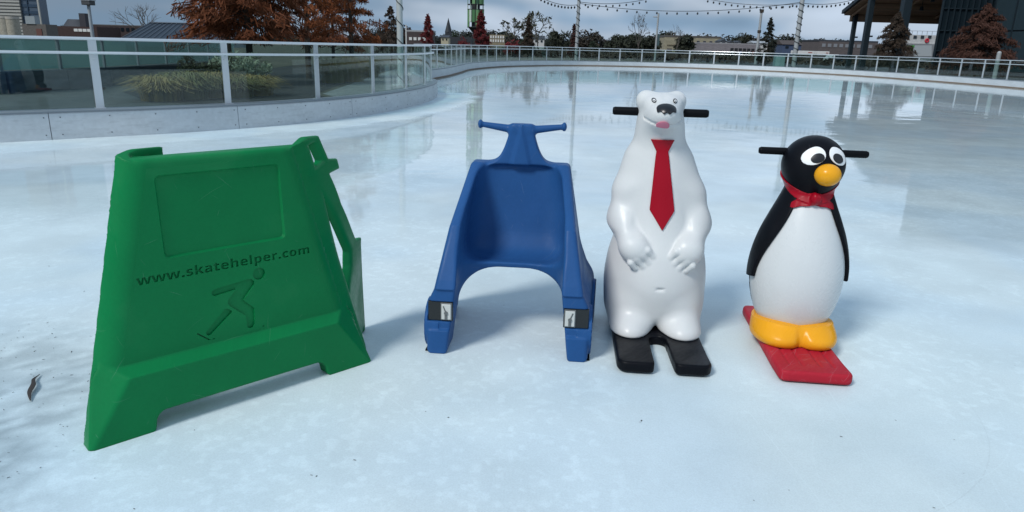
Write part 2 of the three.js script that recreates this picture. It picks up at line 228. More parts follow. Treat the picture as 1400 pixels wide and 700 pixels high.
function barrier(label, sA, sB, boardLen, far) {
  const o = thing('rink_barrier', label, 'barrier');
  for (let s = sA; s < sB - 0.01; s += boardLen) {
    const e = Math.min(s + boardLen - 0.008, sB);
    const b = part('kickboard', sweep(s, e, [[0.0, 0.0], [0.0, 0.02], [0.012, 0.315], [0.02, 0.33], [0.05, 0.33], [0.05, 0.0]], 0.22), M.board, o);
    if (!far) for (let k = 0.12; k < e - s; k += 0.56) for (const y of [0.06, 0.275]) { const q = rinkAt(s + k), g = new THREE.CylinderGeometry(0.008, 0.008, 0.006, 8).rotateX(Math.PI / 2); g.rotateY(Math.atan2(q.n.x, q.n.z)); g.translate(q.p.x + q.n.x * outSign * (y * 0.04 - 0.002), y, q.p.z + q.n.z * outSign * (y * 0.04 - 0.002)); part('screw', g, M.screw, b); }
  }
  part('cap', sweep(sA, sB, [[0.006, 0.3325], [0.0, 0.34], [0.0, 0.352], [0.012, 0.358], [0.26, 0.358], [0.26, 0.1], [0.054, 0.1], [0.054, 0.3325]], 0.22), M.capRail, o);
  part('top_rail', sweep(sA, sB, [[0.145, 1.215], [0.137, 1.23], [0.145, 1.247], [0.17, 1.252], [0.195, 1.247], [0.203, 1.23], [0.195, 1.215]], 0.25), M.alu, o);
  part('mid_rail', sweep(sA, sB, [[0.085, 1.045], [0.08, 1.06], [0.085, 1.072], [0.1, 1.077], [0.115, 1.072], [0.12, 1.06], [0.115, 1.045], [0.1, 1.04]], 0.25), M.alu, o);
  if (far) part('skid_strip', sweep(sA, sB, [[-0.03, 0.001], [-0.03, 0.03], [-0.002, 0.06], [-0.002, 0.001]], 0.4), M.strip, o);
  for (let s = sA + 0.2; s <= sB; s += 1.75) {
    const q = rinkAt(s), yaw = Math.atan2(q.n.x * outSign, q.n.z * outSign);
    const p = part('post', box(0.1, 0.86, 0.022, 0, 0.788, 0, 0.004).rotateY(yaw).translate(q.p.x + q.n.x * outSign * 0.16, 0, q.p.z + q.n.z * outSign * 0.16), M.alu, o);
    const put = (g) => g.rotateY(yaw).translate(q.p.x + q.n.x * outSign * 0.16, 0, q.p.z + q.n.z * outSign * 0.16);
    part('bracket', put(box(0.03, 0.03, 0.06, 0, 1.045, -0.04, 0.006)), M.alu, p); part('base_plate', put(box(0.13, 0.008, 0.07, 0, 0.362, 0)), M.alu, p); if (!far) part('clip', put(box(0.05, 0.018, 0.02, 0, 0.985, -0.016, 0.004)), M.alu, p);
    const e = Math.min(s + 1.75 - 0.05, sB); if (e - s > 0.3) part('glass_pane', sweep(s + 0.05, e, [[0.176, 0.365], [0.176, 1.205], [0.184, 1.205], [0.184, 0.365]], 0.25), M.glass, o);
  }
  return o;
}
const sOf = (x, z) => { let b = 1e9, bs = 0; for (let s = 0; s < rinkLen; s += 0.05) { const p = rinkAt(s).p, d = (p.x - x) ** 2 + (p.z - z) ** 2; if (d < b) { b = d; bs = s; } } return bs; };
const sSplit = sOf(-3.0, -23.2), sPost = sOf(-5.36, -9.46);
barrier('near curved rink barrier of grey kickboards, metal posts and glass at left', sPost - 0.2 - 1.75 * 3, sSplit, 2.42, false);
barrier('long far rink barrier with glass panes and white kickboards behind all figures', sSplit + 0.01, sOf(21.0, -17), 2.42, true);
// ------------------------------------------------------------------ green walking-aid frame with the engraved panel
{
  const o = thing('skating_frame', 'green plastic skating aid frame with engraved skater and web address, on the ice', 'skating aid', [-0.99, 0, -2.434], Math.atan2(0.697, 0.717));
  const zf = (y) => -0.055 * y / 0.915, Wd = (y) => 0.537 - 0.242 * y;
  const sideP = [[0.0, 0], [-0.3, 0], [-0.315, 0.44], [-0.262, 0.45], [-0.19, 0.64], [-0.168, 0.775], [-0.222, 0.782], [-0.226, 0.826], [-0.186, 0.835], [-0.178, 0.933], [-0.13, 0.938], [-0.04, 0.895]];
  const hole1 = [[-0.078, 0.755], [-0.088, 0.755], [-0.195, 0.425], [-0.175, 0.37], [-0.085, 0.28]], hole2 = [[-0.095, 0.892], [-0.148, 0.905], [-0.154, 0.838], [-0.095, 0.812]];
  const f = (x0, y, z) => {
    const fz = zf(y), x = Math.abs(x0), w = Wd(y);
    // front sheet, and a proud skirt across its foot whose corners are cut back
    const inX = (x - w) * 0.97;
    const rr = 0.082, ca = z - fz + rr, cb = inX + rr, round = Math.hypot(Math.max(ca, 0), Math.max(cb, 0)) + Math.min(Math.max(ca, cb), 0) - rr;
    let sheet = smax(smax(round, (fz - 0.075) - z, 0.03), Math.max(y - 0.915, -y), 0.022);
    let skirt = Math.max(z - (fz + 0.04), (fz - 0.03) - z, inX, -y, ((y - 0.209) * 0.8 + (z - fz - 0.04) * 0.6));
    skirt = smax(skirt, (x - 0.527) * 0.52 + (z - 0.04) * 0.76 + y * 0.39, 0.006);
    sheet = smin(sheet, skirt, 0.005);
    // side frames
    const sp = poly2(z, y, sideP), h1 = poly2(z, y, hole1), h2 = poly2(z, y, hole2);
    let s2 = smax(smax(sp, -(h1 - 0.004), 0.02), -(h2 - 0.004), 0.02);
    s2 = Math.max(s2, z - fz);
    const flare = w - 0.125 * clamp(-z / 0.3) * clamp(1 - y / 0.44);
    let side = Math.max(smax(s2, Math.max((x - flare) * 0.97, (flare - 0.052) - x), 0.018) , round);
    let d = Math.min(sheet, side);
    // foot cut-out under the skirt
    const cut = rbox(x, y - 0.0, z - 0.0, 0.322 - 0.2 * (y - 0.03), 0.064, 0.2, 0.03); const cs = rbox(x - 0.53, y, z + 0.16, 0.2, 0.04, 0.09, 0.03);
    d = smax(d, -cut, 0.012); d = smax(d, -cs, 0.012);
    // pocket that receives the engraved sheet
    const pk = Math.max(x - (w - 0.0945), Math.abs(y - 0.5585) - 0.302, fz - 0.016 - z); d = Math.max(d, -Math.max(pk, z - fz - 0.002 - 0.02));
    return d * 0.85;
  };
  const gs = net(f, [-0.56, -0.01, -0.34], [0.56, 0.98, 0.06], 0.006), gp = gs.attributes.position, gn = gs.attributes.normal;
  for (let i = 0; i < gp.count; i++) { // the side frames run back askew from the front panel
    const y = gp.getY(i), z = gp.getZ(i), near = gp.getX(i) < 0, dd = zf(y) - (near ? 0.055 : 0.02) - z; if (dd <= 0) continue; const k = mix(1.1, 1.5, sstep(0.4, 0.8, y)) * (near ? 1.3 : 1); gp.setX(i, gp.getX(i) + k * dd);
    const nx = gn.getX(i), v = new THREE.Vector3(nx, gn.getY(i) + nx * k * 0.06, gn.getZ(i) + nx * k).normalize(); gn.setXYZ(i, v.x, v.y, v.z);
  }
  part('shell', gs, M.green, o);
  // engraved front sheet: one flat face with the letters, the skater and the blank field let into it
  const font = await new FontLoader().loadAsync('fonts/droid/droid_sans_bold.typeface.json');
  const S = 0.031, letters = [];
  { const raw = font.generateShapes('www.skatehelper.com', S); let x0 = 1e9, x1 = -1e9; for (const s of raw) for (const p of s.getPoints(4)) { x0 = Math.min(x0, p.x); x1 = Math.max(x1, p.x); }
    const k = 0.626 / (x1 - x0), fit = (pts) => pts.map((p) => new THREE.Vector2((p.x - (x0 + x1) / 2) * k - 0.002, p.y * 1.02 + 0.503));
    for (const s of raw) { const e = s.extractPoints(4); letters.push({ out: fit(e.shape), holes: e.holes.map(fit) }); } }
  const V = (a) => a.map((p) => new THREE.Vector2(p[0], p[1]));
  const circle = (cx, cy, rx, ry, n = 28) => Array.from({ length: n }, (_, i) => new THREE.Vector2(cx + rx * Math.cos(i / n * 6.2832), cy + ry * Math.sin(i / n * 6.2832)));
  const rrect = (x0, y0, x1, y1, r) => { const p = []; for (const [cx, cy, a] of [[x1 - r, y1 - r, 0], [x0 + r, y1 - r, 1], [x0 + r, y0 + r, 2], [x1 - r, y0 + r, 3]]) for (let i = 0; i <= 5; i++) p.push(new THREE.Vector2(cx + r * Math.cos((a + i / 5) * 1.5708), cy + r * Math.sin((a + i / 5) * 1.5708))); return p; };
  const bodyS = V([[-0.078, 0.424], [-0.075, 0.432], [-0.066, 0.437], [0.055, 0.449], [0.07, 0.447], [0.081, 0.436], [0.079, 0.424], [0.033, 0.374], [0.068, 0.338], [0.071, 0.33], [0.066, 0.275], [0.058, 0.263], [0.044, 0.262], [0.037, 0.27], [0.036, 0.313], [-0.017, 0.362], [-0.025, 0.375], [-0.022, 0.388], [0.010, 0.42], [-0.066, 0.412], [-0.075, 0.416]]);
  const legS = V([[-0.038, 0.357], [-0.028, 0.356], [-0.014, 0.345], [-0.014, 0.338], [-0.097, 0.275], [-0.106, 0.273], [-0.114, 0.281], [-0.113, 0.289]]);
  const strip = (pts, w) => { const a = [], b = []; pts.forEach((p, i) => { const q = pts[Math.min(i + 1, pts.length - 1)], r = pts[Math.max(i - 1, 0)], dx = q[0] - r[0], dy = q[1] - r[1], l = Math.hypot(dx, dy); a.push([p[0] - dy / l * w, p[1] + dx / l * w]); b.unshift([p[0] + dy / l * w, p[1] - dx / l * w]); }); return V([...a, ...b]); };
  const sk1 = strip([[-0.144, 0.291], [-0.102, 0.255], [-0.095, 0.253], [-0.087, 0.258]], 0.0022), sk2 = strip([[0.023, 0.2475], [0.078, 0.2475], [0.09, 0.2505], [0.101, 0.259]], 0.0022);
  const y0 = 0.2415, y1 = 0.882, mg = 0.087;
  const outline = V([[-(Wd(y0) - mg), y0], [Wd(y0) - mg, y0], [Wd(y1) - mg, y1], [-(Wd(y1) - mg), y1]]);
  const field = rrect(-0.218, 0.577, 0.219, 0.857, 0.016), fieldIn = field.map((p) => new THREE.Vector2(0.0005 + (p.x - 0.0005) * 0.972, 0.717 + (p.y - 0.717) * 0.957));
  const ccw = (p) => (THREE.ShapeUtils.isClockWise(p) ? p.slice().reverse() : p);
  const flat = (shapes, dep) => { const g = new THREE.ShapeGeometry(shapes.map(({ out, holes }) => { const s = new THREE.Shape(ccw(out)); s.holes = (holes || []).map((h) => new THREE.Path(ccw(h).slice().reverse())); return s; })); const p = g.attributes.position; for (let i = 0; i < p.count; i++) p.setZ(i, zf(p.getY(i)) + 0.0005 - dep); g.computeVertexNormals(); const u = g.attributes.uv; for (let i = 0; i < p.count; i++) u.setXY(i, p.getX(i), p.getY(i)); return g.toNonIndexed(); };
  const wall = (ring, dep, inner = ring, out = true) => { const P = [], n = ring.length; for (let i = 0; i < n; i++) { const a = ring[i], b = ring[(i + 1) % n], c = inner[i], d = inner[(i + 1) % n], z = (p) => zf(p.y) + 0.0005; P.push(a.x, a.y, z(a), b.x, b.y, z(b), d.x, d.y, z(d) - dep, a.x, a.y, z(a), d.x, d.y, z(d) - dep, c.x, c.y, z(c) - dep); } const g = new THREE.BufferGeometry(); g.setAttribute('position', new THREE.Float32BufferAttribute(P, 3)); g.computeVertexNormals(); const uv = []; for (let i = 0; i < P.length; i += 3) uv.push(P[i], P[i + 1]); g.setAttribute('uv', new THREE.Float32BufferAttribute(uv, 2)); return g; };
  const head = circle(0.102, 0.461, 0.0235, 0.0225), pic = [head, bodyS, legS];
  const low = [sk1, sk2].map((s) => s.map((p) => new THREE.Vector2(p.x, p.y + 0.0)));
  const cutPics = [...pic], lowIn = low.filter((s) => s.every((p) => p.y > y0 + 0.002));
  const faceHoles = [field, ...letters.map((l) => l.out), ...cutPics, ...lowIn];
  const face = [flat([{ out: outline, holes: faceHoles }], 0), wall(outline, 0.004)];
  for (const l of letters) for (const h of l.holes) face.push(flat([{ out: h }], 0));
  part('front_panel', face, M.green, o);
  part('recessed_field', [wall(field, 0.009, fieldIn), flat([{ out: fieldIn }], 0.009)], M.green, o);
  const lt = []; for (const l of letters) { lt.push(wall(l.out, 0.007), flat([l], 0.007)); for (const h of l.holes) lt.push(wall(h, 0.007)); }
  part('engraved_lettering', lt, M.green, o).userData.label = 'engraved web address www.skatehelper.com';
  const pt = []; for (const s of [...cutPics, ...lowIn]) pt.push(wall(s, 0.009), flat([{ out: s }], 0.009));
  part('engraved_skater', pt, M.green, o).userData.label = 'engraved pictogram of a speed skater';
  // the two skate blades of the pictogram stand as fine raised ridges across the foot of the panel
  const ridge = []; for (const s of low.filter((s) => !lowIn.includes(s))) { const sh = new THREE.Shape(ccw(s)), g = new THREE.ExtrudeGeometry(sh, { depth: 0.003, bevelEnabled: false }); const p = g.attributes.position; for (let i = 0; i < p.count; i++) p.setZ(i, p.getZ(i) + zf(p.getY(i)) - 0.001); ridge.push(g); }
  if (ridge.length) part('skate_blade_ridge', ridge, M.green, o);
}

// ------------------------------------------------------------------ blue push seat
{
  const o = thing('push_seat', 'blue plastic push seat with handlebar and moulded headlights, open to the front', 'skating aid', [-0.012, 0, -2.865], -4.5 * D2R);
  const W = (y) => mix(0.35, 0.372 - 0.18 * Math.min(y, 0.8), sstep(0.2, 0.3, y));
  const sideP = [[0.012, 0], [0.012, 0.105], [-0.004, 0.115], [-0.004, 0.285], [0.004, 0.292], [-0.012, 0.33], [-0.125, 0.545], [-0.50, 0.765], [-0.585, 0.765], [-0.60, 0.5], [-0.585, 0.0], [-0.40, 0.0], [-0.36, 0.1], [-0.26, 0.1], [-0.22, 0]];
  const soft = (pts) => new THREE.CatmullRomCurve3(pts.map(([z, y]) => new THREE.Vector3(z, y, 0)), false, 'centripetal').getPoints(34).map((p) => [p.x, p.y]);
  const seatP = [[0.3, 0.36], ...soft([[-0.19, 0.361], [-0.26, 0.354], [-0.35, 0.342], [-0.43, 0.358], [-0.478, 0.415], [-0.508, 0.52], [-0.545, 0.76]]), [-0.56, 0.9], [0.3, 0.9]];
  const underP = [[0.3, 0.6], [-0.19, 0.6], [-0.225, 0.375], ...soft([[-0.238, 0.333], [-0.35, 0.315], [-0.45, 0.332], [-0.515, 0.405], [-0.54, 0.50], [-0.60, 0.62]]), [-0.9, 0.62], [-0.9, -0.2], [0.3, -0.2]];
  const f = (x0, y, z) => {
    const x = Math.abs(x0), spread = 0.03 * clamp((-z - 0.15) / 0.4) * sstep(0.42, 0.2, y), w = W(y) + spread;
    let d = smax(poly2(z, y, sideP), (x - w) * 0.98, 0.022);
    // wheel housings on the outside of the feet
    const wh = (cz, cy, r) => Math.max(Math.hypot(z - cz, y - cy) - r, x - (0.362) - spread, 0.3 - x);
    d = smin(d, smax(wh(-0.105, 0.108, 0.108), -y + 0.004, 0.01), 0.008); d = smin(d, smax(wh(-0.48, 0.108, 0.108), -y + 0.004, 0.01), 0.008);
    // bucket
    const wi = w - mix(0.066, 0.046, sstep(0.42, 0.6, y)), sp = poly2(z, y, seatP), cav = smax(x - wi, sp, 0.12);
    d = smax(d, -cav, 0.02);
    // open space under the bucket, between the feet
    const wu = mix(0.262, 0.226, clamp(y / 0.3)) + spread * 1.5, ux = smax(x - wu, poly2(z, y, underP), 0.18);
    d = smax(d, -ux, 0.014);
    // spine and handlebar
    const hw = mix(0.092, 0.050, clamp((y - 0.76) / 0.18)), zc = -0.545 - 0.06 * (y - 0.76);
    let nk = smax(smax(x - hw - 0.05 * Math.exp(-Math.max(y - 0.755, 0) * 26), Math.abs(z - zc) - 0.034 - 0.012 * sstep(0.035, 0.06, hw - x), 0.016), Math.max(y - 0.945, 0.756 - y), 0.012);
    d = smin(d, nk, 0.03);
    let bar = cap(x, y, z, [0.02, 0.915, -0.55], [0.19, 0.937, -0.55], 0.021, 0.0125);
    bar = smin(bar, ell(x - 0.198, y - 0.938, z + 0.55, 0.012, 0.021, 0.021), 0.006);
    d = smin(d, bar, 0.02);
    // lamp pockets
    d = smax(d, -rbox(x - 0.292, y - 0.190, z - 0.0, 0.056, 0.046, 0.02, 0.006), 0.003);
    return d * 0.9;
  };
  part('body', net(f, [-0.46, -0.01, -0.64], [0.46, 0.98, 0.04], 0.0062), M.blue, o);
  for (const s of [-1, 1]) {
    const h = part('headlight', box(0.108, 0.088, 0.012, 0.292 * s, 0.190, -0.018, 0.003), M.lampBlack, o);
    const cx = s * (0.292 - 0.026);
    part('lamp_bezel', box(0.05, 0.08, 0.01, cx, 0.190, -0.010, 0.004), M.lampGrey, h);
    part('lamp_glass', box(0.041, 0.07, 0.01, cx, 0.190, -0.007, 0.003), M.lampSilver, h);
    part('lamp_bulb', [new THREE.CylinderGeometry(0.008, 0.008, 0.008, 14).rotateX(Math.PI / 2).translate(cx, 0.186, -0.001), box(0.012, 0.03, 0.006, cx, 0.172, -0.003), rod([cx, 0.186, -0.002], [cx + s * 0.012, 0.216, -0.002], 0.0028)], M.lampGrey, h);
    part('skid', box(0.03, 0.006, 0.10, 0.345 * s, 0.003, -0.06, 0.002), M.rubber, o);
  }
}

// ------------------------------------------------------------------ white polar bear push figure
{
  const o = thing('polar_bear_figure', 'white plastic polar bear push figure with red tie on black skis', 'skating aid', [0.687, 0, -3.3], -4 * D2R);
  const a = prof([[-0.1, 0.2], [0.04, 0.205], [0.12, 0.228], [0.24, 0.240], [0.36, 0.228], [0.48, 0.196], [0.60, 0.176], [0.70, 0.158], [0.80, 0.140], [0.90, 0.117], [0.98, 0.105], [1.1, 0.098]]);
  const bz = prof([[-0.1, 0.2], [0.05, 0.205], [0.16, 0.228], [0.26, 0.24], [0.38, 0.222], [0.50, 0.185], [0.62, 0.160], [0.74, 0.142], [0.84, 0.122], [0.94, 0.106], [1.1, 0.1]]);
  const lean = (y) => -0.034 * sstep(0.3, 1.1, y);
  const body = (x0, y, z) => {
    const x = x0 - lean(y), ax = Math.abs(x);
    const A = a(y), Bz = bz(y), k = Math.hypot(x / A, (z - 0.01) / Bz), r = Math.hypot(x, z - 0.01);
    let d = (k < 1e-6 ? -A : r * (k - 1) / k) * 0.9; d = smax(d, y - 1.0, 0.12); d = smax(d, 0.045 - y, 0.02);
    // gap between the legs in front
    d = smax(d, -cap(ax, y, z, [0, 0.02, 0.16], [0, 0.03, 0.5], 0.04, 0.06), 0.06);
    // thighs, feet
    d = smin(d, ell(ax - 0.11, y - 0.13, z - 0.08, 0.10, 0.12, 0.13), 0.06);
    d = smin(d, ell(ax - 0.118, y - 0.05, z - 0.185, 0.092, 0.078, 0.135), 0.05); d = smax(d, 0.047 - y, 0.012);
    // arms
    let arm = smin(smin(cap(ax, y, z, [0.092, 0.80, 0.0], [0.140, 0.66, 0.03], 0.058, 0.066), cap(ax, y, z, [0.140, 0.66, 0.03], [0.157, 0.545, 0.065], 0.066, 0.068), 0.04), cap(ax, y, z, [0.157, 0.545, 0.065], [0.13, 0.445, 0.165], 0.068, 0.062), 0.06);
    arm = smin(arm, ell(ax - 0.110, y - 0.425, z - 0.192, 0.066, 0.060, 0.052), 0.04);
    let toes = 1e9; for (let i = 0; i < 4; i++) { const q = i - 1.5, sx = 0.1 - q * 0.024, sy = 0.405 + q * 0.020; toes = Math.min(toes, cap(ax, y, z, [sx, sy, 0.222], [sx - 0.030 + 0.004 * q * q, sy - 0.034 + 0.004 * q * q, 0.214], 0.0178, 0.0135)); }
    arm = smin(arm, toes, 0.009);
    // shallow folds of fur along the arm
    arm += 0.0022 * Math.sin(y * 60 + ax * 60 + z * 40) * sstep(0.02, 0.08, z) * sstep(0.46, 0.52, y) * sstep(0.78, 0.66, y);
    d = smin(d, arm, 0.014 + 0.06 * sstep(0.54, 0.72, y));
    // head
    let h = ell(x, y - 0.995, z - 0.015, 0.099, 0.115, 0.112);
    h = smin(h, ell(x, y - 1.002, z - 0.10, 0.073, 0.062, 0.095), 0.05);
    h = smin(h, ell(x, y - 1.034, z - 0.145, 0.055, 0.042, 0.08), 0.05);
    h = smin(h, ell(ax - 0.032, y - 1.068, z - 0.04, 0.052, 0.034, 0.065), 0.04);
    let ear = ell(ax - 0.071, y - 1.078, z + 0.005, 0.040, 0.042, 0.034); ear = smax(ear, -ell(ax - 0.074, y - 1.09, z - 0.034, 0.016, 0.02, 0.012), 0.012);
    h = smin(h, ear, 0.035);
    d = smin(d, h, 0.06);
    // mouth crease, navel
    const my = 0.986 + 3.2 * x * x; d = smax(d, -(Math.max(Math.hypot(y - my, d) - 0.0055, Math.abs(x) - 0.082, 0.05 - z)), 0.006);
    d = smax(d, -ell(x, y - 0.262, z - 0.258, 0.018, 0.005, 0.017), 0.012);
    return d * 0.88;
  };
  part('body', net(body, [-0.29, 0.03, -0.26], [0.29, 1.14, 0.36], 0.0055), M.white, o);
  const shellPart = (name, reg, mat, t, mn, mx, h = 0.0032, par = o) => part(name, net((x, y, z) => Math.max(body(x, y, z) - t, -body(x, y, z) - 0.012, reg(x - lean(y), y, z) * 0.95), mn, mx, h), mat, par);
  const tieP = [[-0.052, 0.918], [0.052, 0.918], [0.026, 0.866], [0.030, 0.838], [0.055, 0.61], [0.0, 0.522], [-0.055, 0.61], [-0.030, 0.838], [-0.026, 0.866]];
  const tie = shellPart('necktie', (x, y, z) => Math.max(poly2(x, y, tieP), -z), M.red, 0.006, [-0.12, 0.5, 0.06], [0.09, 0.935, 0.30]);
  const noseP = []; for (let i = 0; i <= 12; i++) { const t = i / 12 * Math.PI; noseP.push([0.042 * Math.cos(t), 1.056 + 0.022 * Math.sin(t)]); } noseP.push([-0.040, 1.042], [-0.026, 1.047], [-0.012, 1.035], [0.0, 1.044], [0.012, 1.035], [0.026, 1.047], [0.040, 1.042]);
  shellPart('nose', (x, y, z) => Math.max(poly2(x, y, noseP), 0.1 - z), M.eyeBlack, 0.005, [-0.1, 1.01, 0.1], [0.06, 1.1, 0.26], 0.0026);
  shellPart('tongue', (x, y, z) => Math.max(Math.hypot((x + 0.012) / 1.45, y - 0.986) - 0.019, 0.05 - z, (0.979 + 3.2 * x * x) - y - 0.004), M.pink, 0.006, [-0.1, 0.95, 0.05], [0.06, 1.03, 0.25], 0.0026);
  for (const s of [-1, 1]) {
    const ex = s * 0.046, ey = 1.086;
    const disc = (r) => (x, y, z) => Math.max(Math.hypot((x - ex) / 1.05, (y - ey)) - r, -z);
    const mn = [ex - 0.07, ey - 0.03, 0.02], mx = [ex + 0.01, ey + 0.03, 0.2];
    const e = shellPart('eye', disc(0.0092), M.eyeBlack, 0.0025, mn, mx, 0.0022);
    const w = shellPart('eye_white', disc(0.0054), M.eyeWhite, 0.0042, mn, mx, 0.0018, e);
    shellPart('pupil', (x, y, z) => Math.max(Math.hypot(x - ex + 0.001, y - ey) - 0.0024, -z), M.eyeBlack, 0.006, mn, mx, 0.0016, e);
  }
  const hy = 1.026, lx = lean(1.026);
  for (const s of [-1, 1]) { const g = new THREE.LatheGeometry([[0, 0], [0.018, 0], [0.019, 0.006], [0.0185, 0.11], [0.015, 0.119], [0, 0.121]].map((p) => new THREE.Vector2(...p)), 24).rotateZ(-s * Math.PI / 2); g.translate(lx + s * 0.095, hy, 0.0); part('handle', g, M.rubber, o); }
  const skiF = (x, y, z) => { const ax = Math.abs(x), up = 0.008 * sstep(0.42, 0.62, z); let d = rbox(x, y - 0.0245 - up, z - 0.095, 0.203 + 0.006 * z, 0.0235, 0.50, 0.02); const cr = Math.hypot(Math.max(ax - 0.135, 0), Math.max(z - 0.535, 0)) - 0.062; d = smax(d, cr * 0.9 - 0.0, 0.012); const gap = Math.max(Math.hypot(ax, Math.min(z - 0.30, 0)) - 0.036 - 0.02 * Math.max(z - 0.3, 0), -0.5); d = smax(d, -gap, 0.012); const tx = Math.abs(ax - 0.121) - 0.043, tz = z - 0.552; if (z > 0.34) d = smax(d, Math.hypot(Math.max(tx, 0), Math.max(tz, 0)) + Math.min(Math.max(tx, tz), 0) - 0.042, 0.01); return d * 0.9; };
  part('ski_base', net(skiF, [-0.24, -0.01, -0.43], [0.24, 0.10, 0.63], 0.0055), M.black, o);
}

// ------------------------------------------------------------------ penguin push figure
{
  const o = thing('penguin_figure', 'black and white plastic penguin push figure with yellow feet on a red base', 'skating aid', [1.305, 0, -3.14], -6 * D2R);
  const r = prof([[0.06, 0.118], [0.10, 0.140], [0.16, 0.170], [0.24, 0.192], [0.33, 0.200], [0.42, 0.192], [0.52, 0.168], [0.60, 0.140], [0.67, 0.112], [0.73, 0.09], [0.8, 0.08]]);
  const body = (x, y, z) => { let d = (Math.hypot(x, z / 0.97) - r(y)) * 0.88; d = smax(d, 0.07 - y, 0.03); return smax(d, y - 0.78, 0.03); };
  const ht = 8 * D2R, hc = Math.cos(ht), hs = Math.sin(ht), HC = [0.0, 0.833, 0.012];
  const headF = (x, y, z) => ell(x - HC[0], y - HC[1], z - HC[2], 0.132, 0.128, 0.130);
  part('belly', net(body, [-0.23, 0.05, -0.23], [0.23, 0.8, 0.23], 0.0055), M.belly, o);
  const head = part('head', net((x, y, z) => smin(headF(x, y, z), cap(x, y, z, [0, 0.70, 0], [0, 0.78, 0.005], 0.095, 0.1), 0.03), [-0.15, 0.58, -0.15], [0.15, 0.98, 0.16], 0.0055), M.black, o);
  // black coat: a back shell with two flippers that hang proud of the belly
  const azi = (x, z) => Math.atan2(Math.abs(x), z);
  const coat = (x, y, z) => {
    const az = azi(x, z), b = body(x, y, z), rr = r(y);
    let back = Math.max(b - 0.007, (1.95 - az) * rr * 0.9, y - 0.74, 0.075 - y);
    // flipper: outline in unrolled (arc length, height)
    const front = mix(1.30, 0.66, sstep(0.30, 0.72, y)), rear = 2.6;
    const reg = Math.max((front - az) * rr, (az - rear) * rr, (0.30 + 0.0 - y) + 0.05 * Math.abs(az - 1.75));
    const fl = smax(smax(b - 0.009 - 0.007 * sstep(0.7, 0.45, y), -(b - 0.0), 0.004), smax(reg, y - 0.735, 0.02), 0.008);
    return smin(back, fl, 0.012) * 0.85;
  };
  part('coat', net((x, y, z) => Math.max(coat(x, y, z), -body(x, y, z) - 0.02), [-0.26, 0.05, -0.25], [0.26, 0.77, 0.2], 0.0048), M.black, o);
  // scarf
  const sc = (x, y, z) => {
    const ax = Math.abs(x), b = smin(body(x, y, z), headF(x, y, z) + 0.004, 0.02), az = azi(x, z);
    const lowY = 0.668 - 0.30 * Math.max(ax - 0.012, 0) * sstep(1.5, 0.9, az) - 0.0, upY = 0.704 + 0.34 * ax + 0.0;
    const topz = mix(0.712, 0.80, sstep(0.0, 2.6, az));
    let band = Math.max(b - 0.012, -b - 0.02, y - topz - 0.006, topz - 0.032 - y);
    let flap = Math.max(b - 0.009, -b - 0.02, y - 0.722, (0.676 - 0.24 * ax) - y, ax - 0.004 - (0.735 - y) * 1.45, ax - 0.1, -z);
    flap += 0.0016 * Math.sin(ax * 120 + y * 40);
    let knot = ell(x, y - 0.702, z - 0.118, 0.022, 0.026, 0.02);
    knot += 0.002 * Math.sin(x * 190);
    return smin(smin(band, flap, 0.006), knot, 0.012) * 0.8;
  };
  part('scarf', net(sc, [-0.16, 0.62, -0.16], [0.16, 0.84, 0.17], 0.0036), M.red, o);
  // eyes lie on the head, the nose is a ball
  const eyeShell = (name, cx, cy, rx, ry, rot, t, mat, par, ox = 0) => {
    const c = Math.cos(rot), s = Math.sin(rot);
    return part(name, net((x, y, z) => { const X = (x - HC[0]) * hc - (z - HC[2]) * hs, Z = (x - HC[0]) * hs + (z - HC[2]) * hc, u = Math.atan2(X, Z) * 0.131 - cx, v = (y - HC[1]) - cy, U = u * c + v * s, Vv = -u * s + v * c, k = Math.hypot(U / rx, Vv / ry); const b = headF(x, y, z); return Math.max(b - t, -b - 0.008, (k - 1) * Math.min(rx, ry) * 0.8) * 0.9; }, [-0.14, 0.84, 0.0], [0.15, 0.96, 0.16], 0.0028), mat, par);
  };
  for (const s of [-1, 1]) {
    const e = eyeShell('eye', s * 0.062 + 0.004, 0.053, 0.054, 0.036, -s * 0.25, 0.0032, M.eyeWhite, o);
    eyeShell('pupil', s * 0.048 + 0.008, 0.046, 0.029, 0.0195, -s * 0.25, 0.006, M.eyeBlack, e);
  }
  part('nose', net((x, y, z) => { const X = x * hc - z * hs, Z = x * hs + z * hc; return ell(X - 0.004, y - 0.812, Z - 0.15, 0.054, 0.047, 0.049); }, [-0.1, 0.75, 0.06], [0.12, 0.88, 0.24], 0.005), M.yellow, o);
  for (const s of [-1, 1]) { const g = new THREE.LatheGeometry([[0, 0], [0.0155, 0], [0.0165, 0.006], [0.016, 0.112], [0.012, 0.121], [0, 0.123]].map((p) => new THREE.Vector2(...p)), 24).rotateZ(-s * Math.PI / 2); g.translate(s * 0.110, 0.884, -0.01); part('handle', g, M.rubber, o); }
  const feet = (x, y, z) => { const ax = Math.abs(x); let d = Math.max(Math.hypot(x / 1.05, z - 0.01) - 0.165, Math.abs(y - 0.08) - 0.042); d = smin(d, ell(ax - 0.07, y - 0.075, z - 0.11, 0.105, 0.058, 0.13), 0.07); d = smax(d, 0.046 - y, 0.01); d = smax(d, -ell(x, y - 0.08, z - 0.26, 0.010, 0.08, 0.04), 0.03); return d * 0.9; };
  part('feet', net(feet, [-0.2, 0.03, -0.19], [0.2, 0.15, 0.27], 0.005), M.yellow, o);
  part('tail', net((x, y, z) => smax(ell(x, y - 0.10, z + 0.17, 0.125, 0.06, 0.09), 0.047 - y, 0.01), [-0.15, 0.03, -0.29], [0.15, 0.18, -0.05], 0.006), M.black, o);
